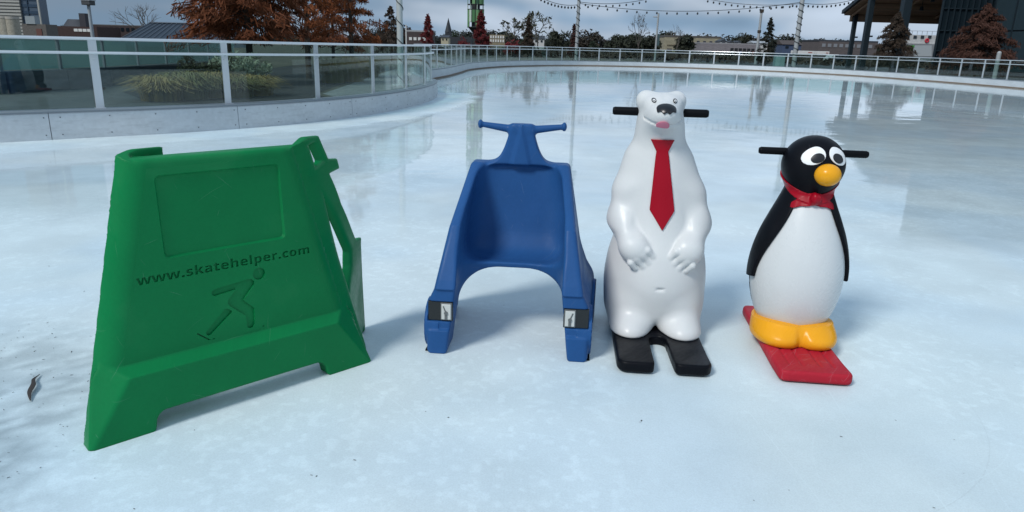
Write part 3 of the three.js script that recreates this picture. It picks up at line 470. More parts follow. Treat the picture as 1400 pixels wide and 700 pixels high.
  const ski = (x, y, z) => { const ax = Math.abs(x), up = 0.007 * sstep(0.3, 0.5, z); let d = rbox(x, y - 0.024 - up, z - 0.070, 0.150, 0.0235, 0.410, 0.018); d = smax(d, (Math.hypot(Math.max(ax - 0.105, 0), Math.max(Math.abs(z - 0.070) - 0.360, 0)) - 0.048) * 0.95, 0.012); const rib = Math.abs(Math.abs(ax - 0.062) - 0.026); const g = Math.max(Math.hypot(rib, (y - 0.049 - up)) - 0.006, -z + 0.12, z - 0.40); d = smax(d, -g, 0.006); return d * 0.9; };
  part('ski_base', net(ski, [-0.18, -0.01, -0.40], [0.18, 0.10, 0.51], 0.005), M.redski, o);
}
// ------------------------------------------------------------------ vegetation helpers
function quads(list) { // list of [centre, axisU, axisV] -> one geometry of small leaf faces
  const P = new Float32Array(list.length * 18), N = new Float32Array(list.length * 18), U = new Float32Array(list.length * 12); let o = 0, u = 0;
  for (const [c, a, b] of list) {
    const n = [a[1] * b[2] - a[2] * b[1], a[2] * b[0] - a[0] * b[2], a[0] * b[1] - a[1] * b[0]], l = Math.hypot(...n) || 1, q = [[-1, -0.5], [1, -0.35], [1, 0.35], [-1, -0.5], [1, 0.35], [-1, 0.5]];
    for (const [s, t] of q) { for (let k = 0; k < 3; k++) { P[o + k] = c[k] + a[k] * s + b[k] * t * 2; N[o + k] = n[k] / l; } o += 3; U[u++] = s; U[u++] = t; }
  }
  const g = new THREE.BufferGeometry(); g.setAttribute('position', new THREE.BufferAttribute(P, 3)); g.setAttribute('normal', new THREE.BufferAttribute(N, 3)); g.setAttribute('uv', new THREE.BufferAttribute(U, 2)); return g;
}
const rv = (R) => { const z = R() * 2 - 1, a = R() * 6.2832, r = Math.sqrt(1 - z * z); return [r * Math.cos(a), z, r * Math.sin(a)]; };
const foliage = (r, g, b) => std(lin(r, g, b), { roughness: 0.95, side: THREE.DoubleSide });
const F = { rust: foliage(0.19, 0.055, 0.014), rustD: foliage(0.13, 0.038, 0.011), red: foliage(0.13, 0.016, 0.018), brown: foliage(0.045, 0.03, 0.02), oliveD: foliage(0.025, 0.03, 0.018), olive: foliage(0.045, 0.048, 0.025), pine: foliage(0.018, 0.022, 0.016), straw: foliage(0.30, 0.21, 0.075), strawG: foliage(0.17, 0.15, 0.05), pale: foliage(0.30, 0.33, 0.24), brick: foliage(0.06, 0.022, 0.018),
  bark: std(lin(0.05, 0.04, 0.032), { roughness: 0.95 }), barkG: std(lin(0.09, 0.08, 0.07), { roughness: 0.95 }) };
// conical tree with whorled, drooping feathery boughs
function conifer(label, [x, y, z], h, rad, base, mat, seed, { n = 60, per = 90, leaf = 0.05, group, name = 'cypress_tree', droop = 0.25, gap = 0 } = {}) {
  const R = rng(seed), o = thing(name, label, 'tree', [x, y, z], 0, group), br = [rod([0, -0.05, 0], [0.02, h * 0.55, 0], h * 0.018, h * 0.010, 8), rod([0.02, h * 0.55, 0], [0, h * 0.98, 0], h * 0.010, 0.006, 6)], L = [];
  for (let i = 0; i < n; i++) {
    const t = (i + R()) / n, yy = mix(base, h * 0.97, t), len = rad * Math.pow(1 - t, 0.75) * (0.55 + 0.6 * R()) + 0.03 * h * 0.3, az = i * 2.4 + R() * 0.8; if (R() < gap) continue;
    const dx = Math.cos(az), dz = Math.sin(az), rise = (0.15 + 0.25 * R()) * len, tip = [dx * len, yy + rise - droop * len, dz * len];
    br.push(rod([0, yy - 0.05, 0], [dx * len * 0.5, yy + rise * 0.6, dz * len * 0.5], 0.012 * h * 0.3 + 0.004, 0.006, 5), rod([dx * len * 0.5, yy + rise * 0.6, dz * len * 0.5], tip, 0.006, 0.003, 4));
    for (let k = 0; k < per; k++) {
      const s = 0.15 + 0.85 * Math.sqrt(R()), w = len * 0.30 * (1.15 - s * 0.7), px = dx * len * s + (R() - 0.5) * 2 * w * -dz + (R() - 0.5) * 0.1 * len, pz = dz * len * s + (R() - 0.5) * 2 * w * dx + (R() - 0.5) * 0.1 * len, py = yy + rise * Math.min(s * 1.2, 1) - droop * len * s * s + (R() - 0.6) * 0.16 * len;
      const a = rv(R), sz = leaf * (0.6 + 0.9 * R()), d = [a[0] * 0.7 + dx * 0.5, a[1] * 0.4 - 0.5, a[2] * 0.7 + dz * 0.5], l = Math.hypot(...d), b = rv(R);
      L.push([[px, py, pz], d.map((v) => v / l * sz), b.map((v) => v * sz * 0.16)]);
    }
  }
  part('trunk', br.slice(0, 2), F.bark, o); if (br.length > 2) { const m = part('branches', br.slice(2), F.bark, o); m.userData.kind = 'stuff'; }
  const c = part('crown', quads(L), mat, o); c.userData.kind = 'stuff'; return o;
}
// round or open broadleaf: forked limbs, twigs, scattered leaf clumps
function broadleaf(label, [x, y, z], h, rad, mat, seed, { leaves = 900, leaf = 0.12, bare = false, group, name = 'broadleaf_tree', low = 0.3, flat = 1 } = {}) {
  const R = rng(seed), o = thing(name, label, 'tree', [x, y, z], 0, group), tr = [], tips = [];
  const grow = (p, d, len, r, lev) => { const q = p.map((v, k) => v + d[k] * len); tr.push(rod(p, q, r, r * 0.62, lev > 1 ? 4 : 6)); if (lev >= (bare ? 4 : 3)) { tips.push(q); return; } const n = lev === 0 ? 4 : 3; for (let i = 0; i < n; i++) { const v = rv(R), m = lev === 0 ? 0.62 : 0.75, e = [d[0] + v[0] * m, Math.max(d[1] + v[1] * m * 0.7, 0.1), d[2] + v[2] * m], l = Math.hypot(...e); grow(q, e.map((k) => k / l), len * (0.62 + 0.22 * R()), r * 0.58, lev + 1); } };
  grow([0, -0.05, 0], [0, 1, 0], h * (bare ? 0.34 : 0.3), h * 0.022, 0);
  part('trunk', tr[0], F.barkG, o); const b = part('branches', tr.slice(1), F.barkG, o); b.userData.kind = 'stuff';
  if (leaves) { const L = [], cl = []; for (let i = 0; i < 26; i++) { const v = rv(R), q = Math.pow(R(), 0.4); cl.push([v[0] * rad * q * 0.85, mix(h * low, h, 0.5 + 0.5 * v[1] * q * 0.9), v[2] * rad * q * 0.85, rad * (0.18 + 0.22 * R())]); } if (bare) for (const t of tips) if (R() < 0.4) cl.push([...t, rad * 0.1]);
    for (let i = 0; i < leaves; i++) { const c = cl[(R() * cl.length) | 0], v = rv(R), q = Math.cbrt(R()), a = rv(R), b2 = rv(R), s = leaf * (0.5 + R()); L.push([[c[0] + v[0] * c[3] * q, c[1] + v[1] * c[3] * q * flat, c[2] + v[2] * c[3] * q], a.map((k) => k * s), b2.map((k) => k * s * 0.4)]); }
    const c = part('crown', quads(L), mat, o); c.userData.kind = 'stuff'; }
  return o;
}
const gpos = (px, dep, y = GY) => { const p = at(px, 60, dep); return [p.x, y, p.z]; };
const hAt = (px, py, dep) => at(px, py, dep).y;

// ------------------------------------------------------------------ left: terrace behind the near barrier
const paveMap = noiseMap([0.045, 0.046, 0.045], [0.09, 0.088, 0.083], 520); paveMap.repeat.set(0.7, 0.7);
const concMap = noiseMap([0.16, 0.165, 0.165], [0.26, 0.26, 0.25], 525); concMap.repeat.set(0.6, 0.6);
const asphMap = noiseMap([0.035, 0.036, 0.038], [0.065, 0.066, 0.068], 530); asphMap.repeat.set(0.4, 0.4);
struct('terrace', flatShape([[-7.9, -8.2], [-6.3, -9.3], [-5.0, -10.5], [-4.0, -12], [-5.2, -13.2], [-6.6, -13.4], [-8.2, -15.5], [-8.9, -19], [-9.6, -23], [-11, -23], [-16, -14], [-14, -6]], GY + 0.004), std(0xffffff, { map: paveMap, roughness: 0.8 }));
{ const mm = noiseMap([0.012, 0.012, 0.013], [0.035, 0.03, 0.026], 533); mm.repeat.set(1.2, 1.2); struct('planting_bed', flatShape([[-4.5, -12.6], [-5.3, -13.1], [-6.7, -13.3], [-8.3, -15.4], [-9.0, -19], [-9.4, -23], [-10.5, -36], [-5.7, -36], [-5.2, -25], [-4.8, -19.5], [-4.5, -16.4], [-3.2, -14.2]], GY + 0.008), std(0xffffff, { map: mm, roughness: 0.95 })); }
struct('path', flatShape([[-3.1, -14.4], [-2.45, -17.2], [-2.6, -19.6], [-3.2, -22], [-3.7, -25], [-3.4, -30], [-3.1, -38], [-1, -48], [-4.6, -45], [-5.4, -32], [-5.0, -25], [-4.6, -19.5], [-4.4, -16.6]], GY + 0.004), std(0xffffff, { map: concMap, roughness: 0.85 }));
struct('car_park', flatShape([[22, -52], [27, -44], [33, -34], [90, -40], [120, -130], [30, -140], [18, -90]], GY + 0.004), std(0xffffff, { map: asphMap, roughness: 0.9 }));
const stoneMap = noiseMap([0.035, 0.045, 0.055], [0.09, 0.10, 0.115], 540);
{ // low terrace wall with its own glass rail
  const w = thing('terrace_wall', 'low dark terrace wall carrying a second glass rail, behind the near barrier', 'wall', [0, 0, 0]);
  const pts = [[-11.6, -11.8], [-10.1, -14.3], [-9.75, -16.5], [-9.66, -19.1], [-9.68, -22.3], [-9.9, -26]], cv = new THREE.CatmullRomCurve3(pts.map(([x, z]) => new THREE.Vector3(x, 0, z))), L = cv.getLength(), ms = std(0xffffff, { map: stoneMap, roughness: 0.9 }), teal = phy(lin(0.62, 0.80, 0.80), { roughness: 0.25, transmission: 0.75, thickness: 0 });
  for (let s = 0; s < L - 0.2; s += 1.5) {
    const a = cv.getPointAt(s / L), b = cv.getPointAt(Math.min((s + 1.49) / L, 1)), yaw = Math.atan2(b.x - a.x, b.z - a.z), len = a.distanceTo(b), mx = (a.x + b.x) / 2, mz = (a.z + b.z) / 2, put = (g) => g.rotateY(yaw).translate(mx, 0, mz);
    part('wall_block', put(box(0.3, 0.42, len, 0, GY + 0.21, 0, 0.012)), ms, w);
    part('wall_glass', put(box(0.012, 0.6, len - 0.12, 0, 0.86, 0)), teal, w);
    part('wall_post', put(box(0.05, 0.66, 0.06, 0, 0.87, -len / 2)), M.capRail, w);
    part('wall_rail', put(box(0.06, 0.04, len, 0, 1.185, 0, 0.01)), M.alu, w);
  }
}
function tussock(px, dep, h, r, mat, seed, label) { const R = rng(seed), L = []; for (let i = 0; i < 800; i++) { const az = R() * 6.283, t0 = R() * 0.5 * r, out = r * (0.05 + 0.75 * R()), hh = h * (0.5 + 0.6 * R()); let p = [Math.cos(az) * t0, 0, Math.sin(az) * t0]; for (let k = 1; k <= 4; k++) { const t = k / 4, q = [Math.cos(az) * (t0 + out * t * t), hh * (1 - (1 - t) ** 2) - 0.35 * hh * t * t * t, Math.sin(az) * (t0 + out * t * t)], d = q.map((v, j) => (v - p[j]) / 2), c = q.map((v, j) => (v + p[j]) / 2); L.push([c, d, [-Math.sin(az) * 0.006, 0, Math.cos(az) * 0.006]]); p = q; } }
  const o = thing('ornamental_grass', label, 'grass', gpos(px, dep), 0, 'ornamental grasses in the bed behind the barrier'); const m = part('blades', quads(L), mat, o); m.userData.kind = 'stuff'; }
tussock(213, 13.7, 0.55, 0.75, F.straw, 1, 'arching straw coloured grass clump, leftmost in the bed behind the barrier'); tussock(252, 14.2, 0.62, 0.8, F.strawG, 2, 'green and straw grass clump beside the leftmost grass clump'); tussock(285, 14.8, 0.6, 0.8, F.straw, 3, 'straw coloured grass clump just left of the second metal post'); tussock(318, 15.0, 0.5, 0.75, F.strawG, 4, 'low grass clump right of the second metal post'); tussock(345, 15.6, 0.5, 0.75, F.straw, 5, 'low straw coloured grass clump at the foot of the big rust tree');
tussock(455, 21, 0.8, 0.7, F.strawG, 6, 'tall grass clump left of the third glass pane post'); tussock(478, 22, 0.85, 0.8, F.straw, 7, 'tall straw coloured grass clump by the pale path'); tussock(505, 25, 0.7, 0.7, F.strawG, 8, 'grass clump near the tall pale light pole');
for (const [px, d, h, r, m, s, l] of [[268, 16.5, 0.75, 0.5, F.olive, 1, 'small olive shrub behind the grass clumps'], [310, 17.2, 0.9, 0.5, F.pale, 2, 'pale variegated shrub left of the tree trunk'], [345, 17.8, 0.8, 0.5, F.pale, 3, 'pale variegated shrub right of the tree trunk'], [295, 18.5, 0.7, 0.6, F.olive, 4, 'low olive shrub farther back in the bed']]) broadleaf(l, gpos(px, d), h, r, m, 700 + s, { leaves: 1500, leaf: 0.035, name: 'shrub', low: 0.1 }).userData.category = 'shrub';
// rust-coloured cypresses
conifer('large dense rust brown cypress above the left railing', gpos(340, 19.3), 5.6, 1.65, 1.0, F.rustD, 11, { n: 120, per: 190, leaf: 0.085 });
conifer('rust brown cypress with ragged left boughs, leftmost of the rust trees', gpos(312, 22.5), 5.2, 1.35, 1.1, F.rust, 12, { n: 90, per: 150, leaf: 0.085 });
conifer('sparse rust cypress in the middle of the rust tree row', gpos(420, 23), 5.4, 1.35, 1.3, F.rust, 13, { n: 60, per: 110, leaf: 0.08, gap: 0.15 });
conifer('open rust cypress with layered boughs, rightmost of the row', gpos(480, 24.5), 5.0, 1.35, 1.2, F.rust, 14, { n: 44, per: 110, leaf: 0.085, gap: 0.1 });
conifer('dark rust cypress behind the open rightmost cypress', gpos(455, 30), 4.4, 1.7, 0.8, F.rustD, 15, { n: 60, per: 110, leaf: 0.1 });
conifer('brown green tree left of the tall pale light pole', gpos(535, 46), 3.3, 1.0, 0.4, F.brown, 16, { n: 44, per: 70, leaf: 0.1, gap: 0.15, name: 'thin_tree' });
{ // tall pale pole with a spiral light cord
  const p = gpos(547, 20.6), o = thing('light_pole', 'tall pale pole wrapped with a spiral light cord behind the near barrier', 'light pole', p);
  part('shaft', rod([0, 0, 0], [0, 9.5, 0], 0.088, 0.075, 20), std(lin(0.42, 0.46, 0.46), { roughness: 0.5 }), o); part('base_plate', new THREE.CylinderGeometry(0.26, 0.26, 0.03, 24).translate(0, 0.02, 0), std(lin(0.4, 0.42, 0.42)), o);
  const sp = []; for (let i = 0; i <= 320; i++) { const t = i / 320, a = t * 9.5 / 0.5 * 6.2832; sp.push(new THREE.Vector3(Math.cos(a) * 0.094, 0.1 + t * 9.3, Math.sin(a) * 0.094)); }
  part('light_cord', new THREE.TubeGeometry(new THREE.CatmullRomCurve3(sp), 900, 0.012, 5), std(lin(0.02, 0.03, 0.03)), o);
}
{ // street lamp at far left
  const p = gpos(128, 30), o = thing('street_lamp', 'grey street lamp with a square head at far left', 'street lamp', p), top = hAt(124, 6, 30) - GY;
  part('shaft', rod([0, 0, 0], [0, top, 0], 0.075, 0.06, 12), std(lin(0.30, 0.34, 0.37), { roughness: 0.5 }), o); part('lamp_head', box(0.34, 0.16, 0.4, 0, top + 0.05, 0, 0.02), std(lin(0.05, 0.055, 0.06)), o); part('lamp_cap', box(0.38, 0.04, 0.44, 0, top + 0.15, 0, 0.01), std(lin(0.3, 0.32, 0.33)), o);
}
{ // standing-seam roof
  const o = thing('pavilion_roof', 'low pavilion with a dark standing seam metal roof behind the left railing', 'pavilion', gpos(222, 30)), dk = std(lin(0.035, 0.05, 0.07), { roughness: 0.4, metalness: 0.5 }), w = 3.4, y0 = 0.75, y1 = hAt(222, 31, 30) - GY;
  part('hall', box(3.0, 0.8, 3.2, 0, 0.4, -1.6), std(lin(0.06, 0.05, 0.045)), o);
  const tri = (pts) => { const g = new THREE.BufferGeometry(); g.setAttribute('position', new THREE.Float32BufferAttribute(pts.flat(), 3)); g.computeVertexNormals(); g.setAttribute('uv', new THREE.Float32BufferAttribute(new Float32Array(pts.length * 2), 2)); return g; };
  const A = [-2.0, y0, 0.3], B = [2.4, y0, 0.3], C = [1.9, y1, -1.5], D = [-1.15, y1, -1.5], E2 = [-2.0, y0, -3.3], F2 = [2.4, y0, -3.3];
  part('roof', tri([A, B, C, A, C, D, E2, A, D, F2, E2, D, F2, D, C, B, F2, C]), dk, o);
  for (let i = 0; i <= 16; i++) { const t = i / 16, a = [mix(A[0], B[0], t), y0 + 0.02, 0.3], b = [mix(D[0], C[0], t), y1 + 0.02, -1.5]; part('seam', rod(a, b, 0.014, 0.014, 4), std(lin(0.16, 0.19, 0.22), { roughness: 0.4, metalness: 0.4 }), o); }
  part('ridge', rod([D[0], y1 + 0.02, -1.5], [C[0], y1 + 0.02, -1.5], 0.035, 0.035, 6), dk, o);
}
broadleaf('leafless sapling rising behind the dark seamed metal roof', gpos(200, 36), 2.6, 0.7, F.brown, 720, { bare: true, leaves: 0, name: 'bare_tree' });

// ------------------------------------------------------------------ distant buildings at left
function block(name, label, cat, px0, px1, top, dep, mat, extra) { const a = at(px0, 60, dep), b = at(px1, 60, dep), h = hAt((px0 + px1) / 2, top, dep) - GY, w = b.x - a.x, d = name === 'office_tower' ? 3 : Math.min(w * 0.8, 18), o = thing(name, label, cat, [(a.x + b.x) / 2, GY, -dep - d / 2]); part('wall', box(w, h, d, 0, h / 2, 0), mat, o); if (extra) extra(o, w, h, d); return o; }
const wallM = (r, g, b, s) => { const t = noiseMap([r * 0.75, g * 0.75, b * 0.75], [r * 1.15, g * 1.15, b * 1.15], s); t.repeat.set(3, 3); return std(0xffffff, { map: t, roughness: 0.9 }); };
const dkGlass = phy(lin(0.012, 0.018, 0.024), { roughness: 0.08 }), whiteP = std(lin(0.62, 0.62, 0.6), { roughness: 0.8 });
block('office_tower', 'tall office tower, half pale louvres and half blue grey glass, at far left', 'tower', 7, 62, -260, 190, std(lin(0.07, 0.10, 0.14), { roughness: 0.3 }), (o, w, h, d) => {
  const lv = std(lin(0.36, 0.36, 0.33)), gl = std(lin(0.035, 0.06, 0.095), { roughness: 0.25 });
  part('louvre_core', box(w * 0.55, h, 0.5, -w * 0.225, h / 2, d / 2 + 0.2), std(lin(0.16, 0.165, 0.16)), o);
  for (let i = 0; i < 44; i++) part('louvre', box(w * 0.552, 0.46, 0.3, -w * 0.225, 0.5 + i * 0.78, d / 2 + 0.5), lv, o);
  for (let i = 0; i < 22; i++) part('spandrel', box(w * 0.43, 0.7, 0.12, w * 0.275, 1 + i * 1.6, d / 2 + 0.08), gl, o);
  part('mullion', box(0.22, h, 0.2, w * 0.21, h / 2, d / 2 + 0.16), gl, o); part('corner_fin', box(0.35, h, 0.35, w * 0.485, h / 2, d / 2 + 0.2), lv, o);
});
for (const [px, top, l] of [[3, 22, 'leftmost pale concrete silo at the left edge'], [12, 22, 'second pale concrete silo from the left edge'], [22, 23, 'rightmost pale concrete silo below the office tower']]) { const o = thing('silo', l, 'silo', gpos(px, 120), 0, 'concrete silos at the left edge'), h = hAt(px, top, 120) - GY; part('barrel', new THREE.CylinderGeometry(0.95, 0.95, h, 20).translate(0, h / 2, 0), wallM(0.34, 0.32, 0.26, 550), o); part('rim', new THREE.CylinderGeometry(1.0, 1.0, 0.35, 20).translate(0, h - 0.2, 0), std(lin(0.36, 0.34, 0.3)), o); }
block('industrial_shed', 'grey industrial shed with roof plant right of the silos', 'building', 34, 66, 33, 110, wallM(0.12, 0.11, 0.10, 556), (o, w, h, d) => { part('roof_plant', box(w * 0.4, 1.1, 1.2, -w * 0.1, h + 0.55, d / 3), std(lin(0.25, 0.29, 0.31)), o); part('door', box(0.8, 1.4, 0.1, w * 0.2, 0.9, d / 2 + 0.04), std(lin(0.12, 0.05, 0.04)), o); });
block('brick_hall', 'dark red brick hall with a hipped slate roof at left', 'building', 60, 135, 36, 140, wallM(0.045, 0.024, 0.022, 560), (o, w, h, d) => { const g = new THREE.CylinderGeometry(w * 0.18, w * 0.30, hAt(100, 26, 140) - GY - h, 4, 1).rotateY(Math.PI / 4).scale(1, 1, 0.5).translate(w * 0.02, (hAt(100, 26, 140) - GY + h) / 2, d * 0.2); part('roof', g, std(lin(0.025, 0.032, 0.045)), o); part('chimney', box(w * 0.11, 2.4, 1.2, w * 0.2, h + 1.2, d * 0.3), std(lin(0.03, 0.03, 0.038)), o); for (let i = 0; i < 4; i++) part('window', box(0.7, 0.5, 0.1, w * (0.12 + 0.08 * i), h * 0.72, d / 2 + 0.04), whiteP, o); });
block('long_brick_building', 'long low dark brick building behind the street lamp', 'building', 128, 200, 35.5, 150, wallM(0.045, 0.03, 0.03, 562), (o, w, h, d) => { for (let i = 0; i < 9; i++) part('window', box(0.6, 0.7, 0.1, w * (-0.42 + 0.1 * i), h * 0.75, d / 2 + 0.04), dkGlass, o); part('parapet', box(w * 1.01, 0.2, d * 1.01, 0, h + 0.1, 0), std(lin(0.1, 0.09, 0.085)), o); for (const [k, hh] of [[-0.25, 2.6], [-0.1, 1.7]]) part('mast', rod([w * k, h, 0], [w * k, h + hh, 0], 0.05, 0.03, 5), M.capRail, o); });

// ------------------------------------------------------------------ middle distance: tower, poles, lights, trees
{ // green lattice tower
  const dep = 92, p = gpos(650, dep), o = thing('lattice_tower', 'tall cylindrical green panelled tower on a black stem', 'tower', p), yb = hAt(650, 42, dep) - GY, R0 = 0.98, dk = std(lin(0.015, 0.02, 0.022));
  part('stem', rod([0, 0, 0], [0, yb, 0], 0.32, 0.34, 16), dk, o); part('collar', new THREE.CylinderGeometry(R0 * 1.02, 0.36, 0.7, 20).translate(0, yb + 0.1, 0), dk, o); part('core', rod([0, yb, 0], [0, 15.6, 0], 0.5, 0.5, 12), dk, o);
  const mats = [std(lin(0.05, 0.16, 0.06)), std(lin(0.14, 0.30, 0.13)), std(lin(0.025, 0.09, 0.05)), std(lin(0.45, 0.55, 0.47))], Rn = rng(88);
  for (let r = 0; r < 5; r++) { const y0 = yb + 0.45 + r * 2.62, h = 1.95; part('ring', new THREE.TorusGeometry(R0, 0.06, 6, 24).rotateX(Math.PI / 2).translate(0, y0 - 0.05, 0), dk, o); part('ring', new THREE.TorusGeometry(R0, 0.06, 6, 24).rotateX(Math.PI / 2).translate(0, y0 + h + 0.05, 0), dk, o);
    for (let k = 0; k < 14; k++) { const a = k / 14 * 6.2832, hh = h * (Rn() < 0.3 ? 0.72 : 1), cx = Math.cos(a) * R0, cz = Math.sin(a) * R0; part('panel', box(0.34, hh, 0.05, 0, y0 + h - hh / 2, 0).rotateY(Math.PI / 2 - a).translate(cx, 0, cz), mats[(Rn() * 3.3) | 0], o); if (k % 2) part('strut', rod([cx, y0 + h, cz], [cx, y0 + 2.62, cz], 0.05, 0.05, 5), mats[3], o); } }
}
const poleM = std(lin(0.34, 0.36, 0.37), { roughness: 0.5 }), bulbG = new THREE.SphereGeometry(0.07, 8, 6).scale(1, 1.35, 1), bulbM = std(lin(0.03, 0.035, 0.04), { roughness: 0.3 });
function wrapPole(label, px, dep, h, r) { const p = gpos(px, dep), o = thing('light_pole', label, 'light pole', p); part('shaft', rod([0, 0, 0], [0, h, 0], r, r * 0.85, 14), poleM, o); const sp = []; for (let i = 0; i <= 240; i++) { const t = i / 240, a = t * h / 0.45 * 6.2832; sp.push(new THREE.Vector3(Math.cos(a) * r * 1.12, t * h, Math.sin(a) * r * 1.12)); } part('light_cord', new THREE.TubeGeometry(new THREE.CatmullRomCurve3(sp), 700, 0.025, 4), std(lin(0.05, 0.055, 0.055)), o); part('floodlight', box(0.7, 0.4, 0.35, 0, h - 0.2, 0.2, 0.03), std(lin(0.05, 0.055, 0.06)), o); part('floodlight', box(0.35, 0.4, 0.6, 0.3, h - 0.8, 0.1, 0.03), std(lin(0.05, 0.055, 0.06)), o); return new THREE.Vector3(...p); }
const pA = wrapPole('cord wrapped pole standing behind the middle of the far barrier', 788.5, 59, 9.4, 0.13), pB = wrapPole('cord wrapped leaning looking pole right of the bear, strung with bulbs', 1089, 56, 9.4, 0.17);
function festoon(label, a, b, sag, n) { const o = thing('string_light', label, 'string lights', [0, 0, 0], 0, 'bulb strings above the far barrier'), pts = []; for (let i = 0; i <= 24; i++) { const t = i / 24, p = a.clone().lerp(b, t); p.y -= sag * 4 * t * (1 - t); pts.push(p); } const c = new THREE.CatmullRomCurve3(pts); part('cable', new THREE.TubeGeometry(c, 80, 0.022, 5), bulbM, o); for (let i = 1; i < n; i++) { const p = c.getPointAt(i / n), m = part('bulb', bulbG, bulbM, o); m.position.set(p.x, p.y - 0.17, p.z); m.scale.setScalar(1.0); } }
const atP = (p, py, px) => { const q = at(px, py, -p.z); return q; };
festoon('bulb string coming down from upper left to the middle pole', at(735, -6, 54), atP(pA, 6.5, 790), 0.25, 12);
festoon('lower bulb string sagging between the middle pole and the right pole', atP(pA, 4.5, 791), atP(pB, 2.5, 1099), 0.62, 22);
festoon('upper bulb string leaving the middle pole toward the right', atP(pA, 2.5, 791), at(892, -3, 62), 0.28, 11);
festoon('bulb string from upper middle down to the right pole', at(960, -3, 60), atP(pB, 4.5, 1099), 0.30, 16);
festoon('short bulb string running from the right pole to the timber canopy', atP(pB, 4.5, 1099), at(1172, -2, 62), 0.22, 12);
{ const o = thing('street_lamp', 'slim grey lamp pole with a short arm, right of the leafless tree', 'street lamp', gpos(897, 75)), h = hAt(899, 18, 75) - GY; part('shaft', rod([0, 0, 0], [0, h, 0], 0.10, 0.09, 10), poleM, o); part('arm', rod([0, h - 0.35, 0], [-0.5, h - 0.35, 0], 0.06, 0.05, 6), poleM, o); part('banner', box(0.22, 1.1, 0.04, 0.2, h * 0.45, 0), std(lin(0.05, 0.09, 0.1)), o); }
{ const o = thing('street_lamp', 'pale pole with a dark band, left of the dark conifer', 'street lamp', gpos(1036, 72)), h = hAt(1041, 15, 72) - GY; part('shaft', rod([0, 0, 0], [0, h, 0], 0.15, 0.11, 10), poleM, o); part('band', new THREE.CylinderGeometry(0.17, 0.17, 0.25, 10).translate(0, h * 0.62, 0), F.bark, o); part('lamp_head', box(0.3, 0.3, 0.3, 0.02, h, 0), F.bark, o); }
{ const o = thing('street_lamp', 'white pole with a cross bar right of the near light pole', 'street lamp', gpos(555.5, 80)), h = hAt(555, 34, 80) - GY; part('shaft', rod([0, 0, 0], [0, h, 0], 0.07, 0.06, 8), whiteP, o); }
// trees picked out against the sky
conifer('slim bright red tree left of the church spire', gpos(585, 62), 3.4, 0.75, 0.5, F.red, 31, { n: 40, per: 60, leaf: 0.13, name: 'red_tree', droop: -0.2 });
conifer('red tree leaning against the green panelled tower', gpos(657, 80), 4.6, 1.05, 0.4, F.red, 32, { n: 50, per: 60, leaf: 0.16, name: 'red_tree', droop: -0.2 });
conifer('slim red tree just left of the middle pole', gpos(784, 66), 3.1, 0.5, 0.4, F.brick, 33, { n: 36, per: 50, leaf: 0.12, name: 'red_tree', droop: -0.2 });
conifer('dense brown tree between tower and middle pole', gpos(722, 70), 3.7, 0.9, 0.3, F.brown, 34, { n: 44, per: 60, leaf: 0.14, name: 'brown_tree' });
broadleaf('open tree with scattered last leaves behind the dense brown tree', gpos(735, 78), 4.6, 1.9, F.olive, 35, { bare: true, leaves: 260, leaf: 0.16 });
broadleaf('bare branched tree right of the green tower', gpos(700, 84), 4.0, 1.7, F.olive, 36, { bare: true, leaves: 200, leaf: 0.15 });
broadleaf('leafless upright tree left of the bear head', gpos(873, 62), 4.2, 1.2, F.brown, 37, { bare: true, leaves: 60, leaf: 0.12, name: 'bare_tree' }).scale.set(0.45, 0.95, 0.45);
broadleaf('small leafless tree in front of the long tan warehouse', gpos(926, 90), 3.9, 1.2, F.brown, 38, { bare: true, leaves: 30, name: 'bare_tree' }).scale.set(0.55, 1, 0.55);
conifer('dark sparse conifer right of the bear', gpos(1050, 66), 4.1, 1.15, 0.2, F.pine, 39, { n: 56, per: 60, leaf: 0.12, gap: 0.12, name: 'dark_conifer' });
for (const [px, d, h, r, s, l] of [[636, 76, 1.6, 1.1, 41, 'low red shrub left of the tower stem'], [703, 74, 1.5, 1.2, 42, 'low red shrub right of the red tower tree']]) broadleaf(l, gpos(px, d), h, r, F.red, s, { leaves: 500, leaf: 0.14, name: 'red_shrub', low: 0.1 }).userData.category = 'shrub';
for (const [px, d, h, r, s, l] of [[860, 130, 3.3, 3.0, 44, 'wide olive tree clump left of the leafless tree'], [888, 140, 3.5, 2.6, 45, 'olive tree clump behind the slim lamp pole'], [936, 120, 3.4, 1.9, 46, 'dark bushy tree before the tan warehouse'], [765, 160, 4.6, 2.4, 47, 'rounded dark tree left of the middle pole'], [1017, 180, 5.2, 3.0, 48, 'rounded dark tree above the graffiti building']]) broadleaf(l, gpos(px, d), h, r, F.oliveD, s, { leaves: 1100, leaf: 0.3, low: 0.1 });
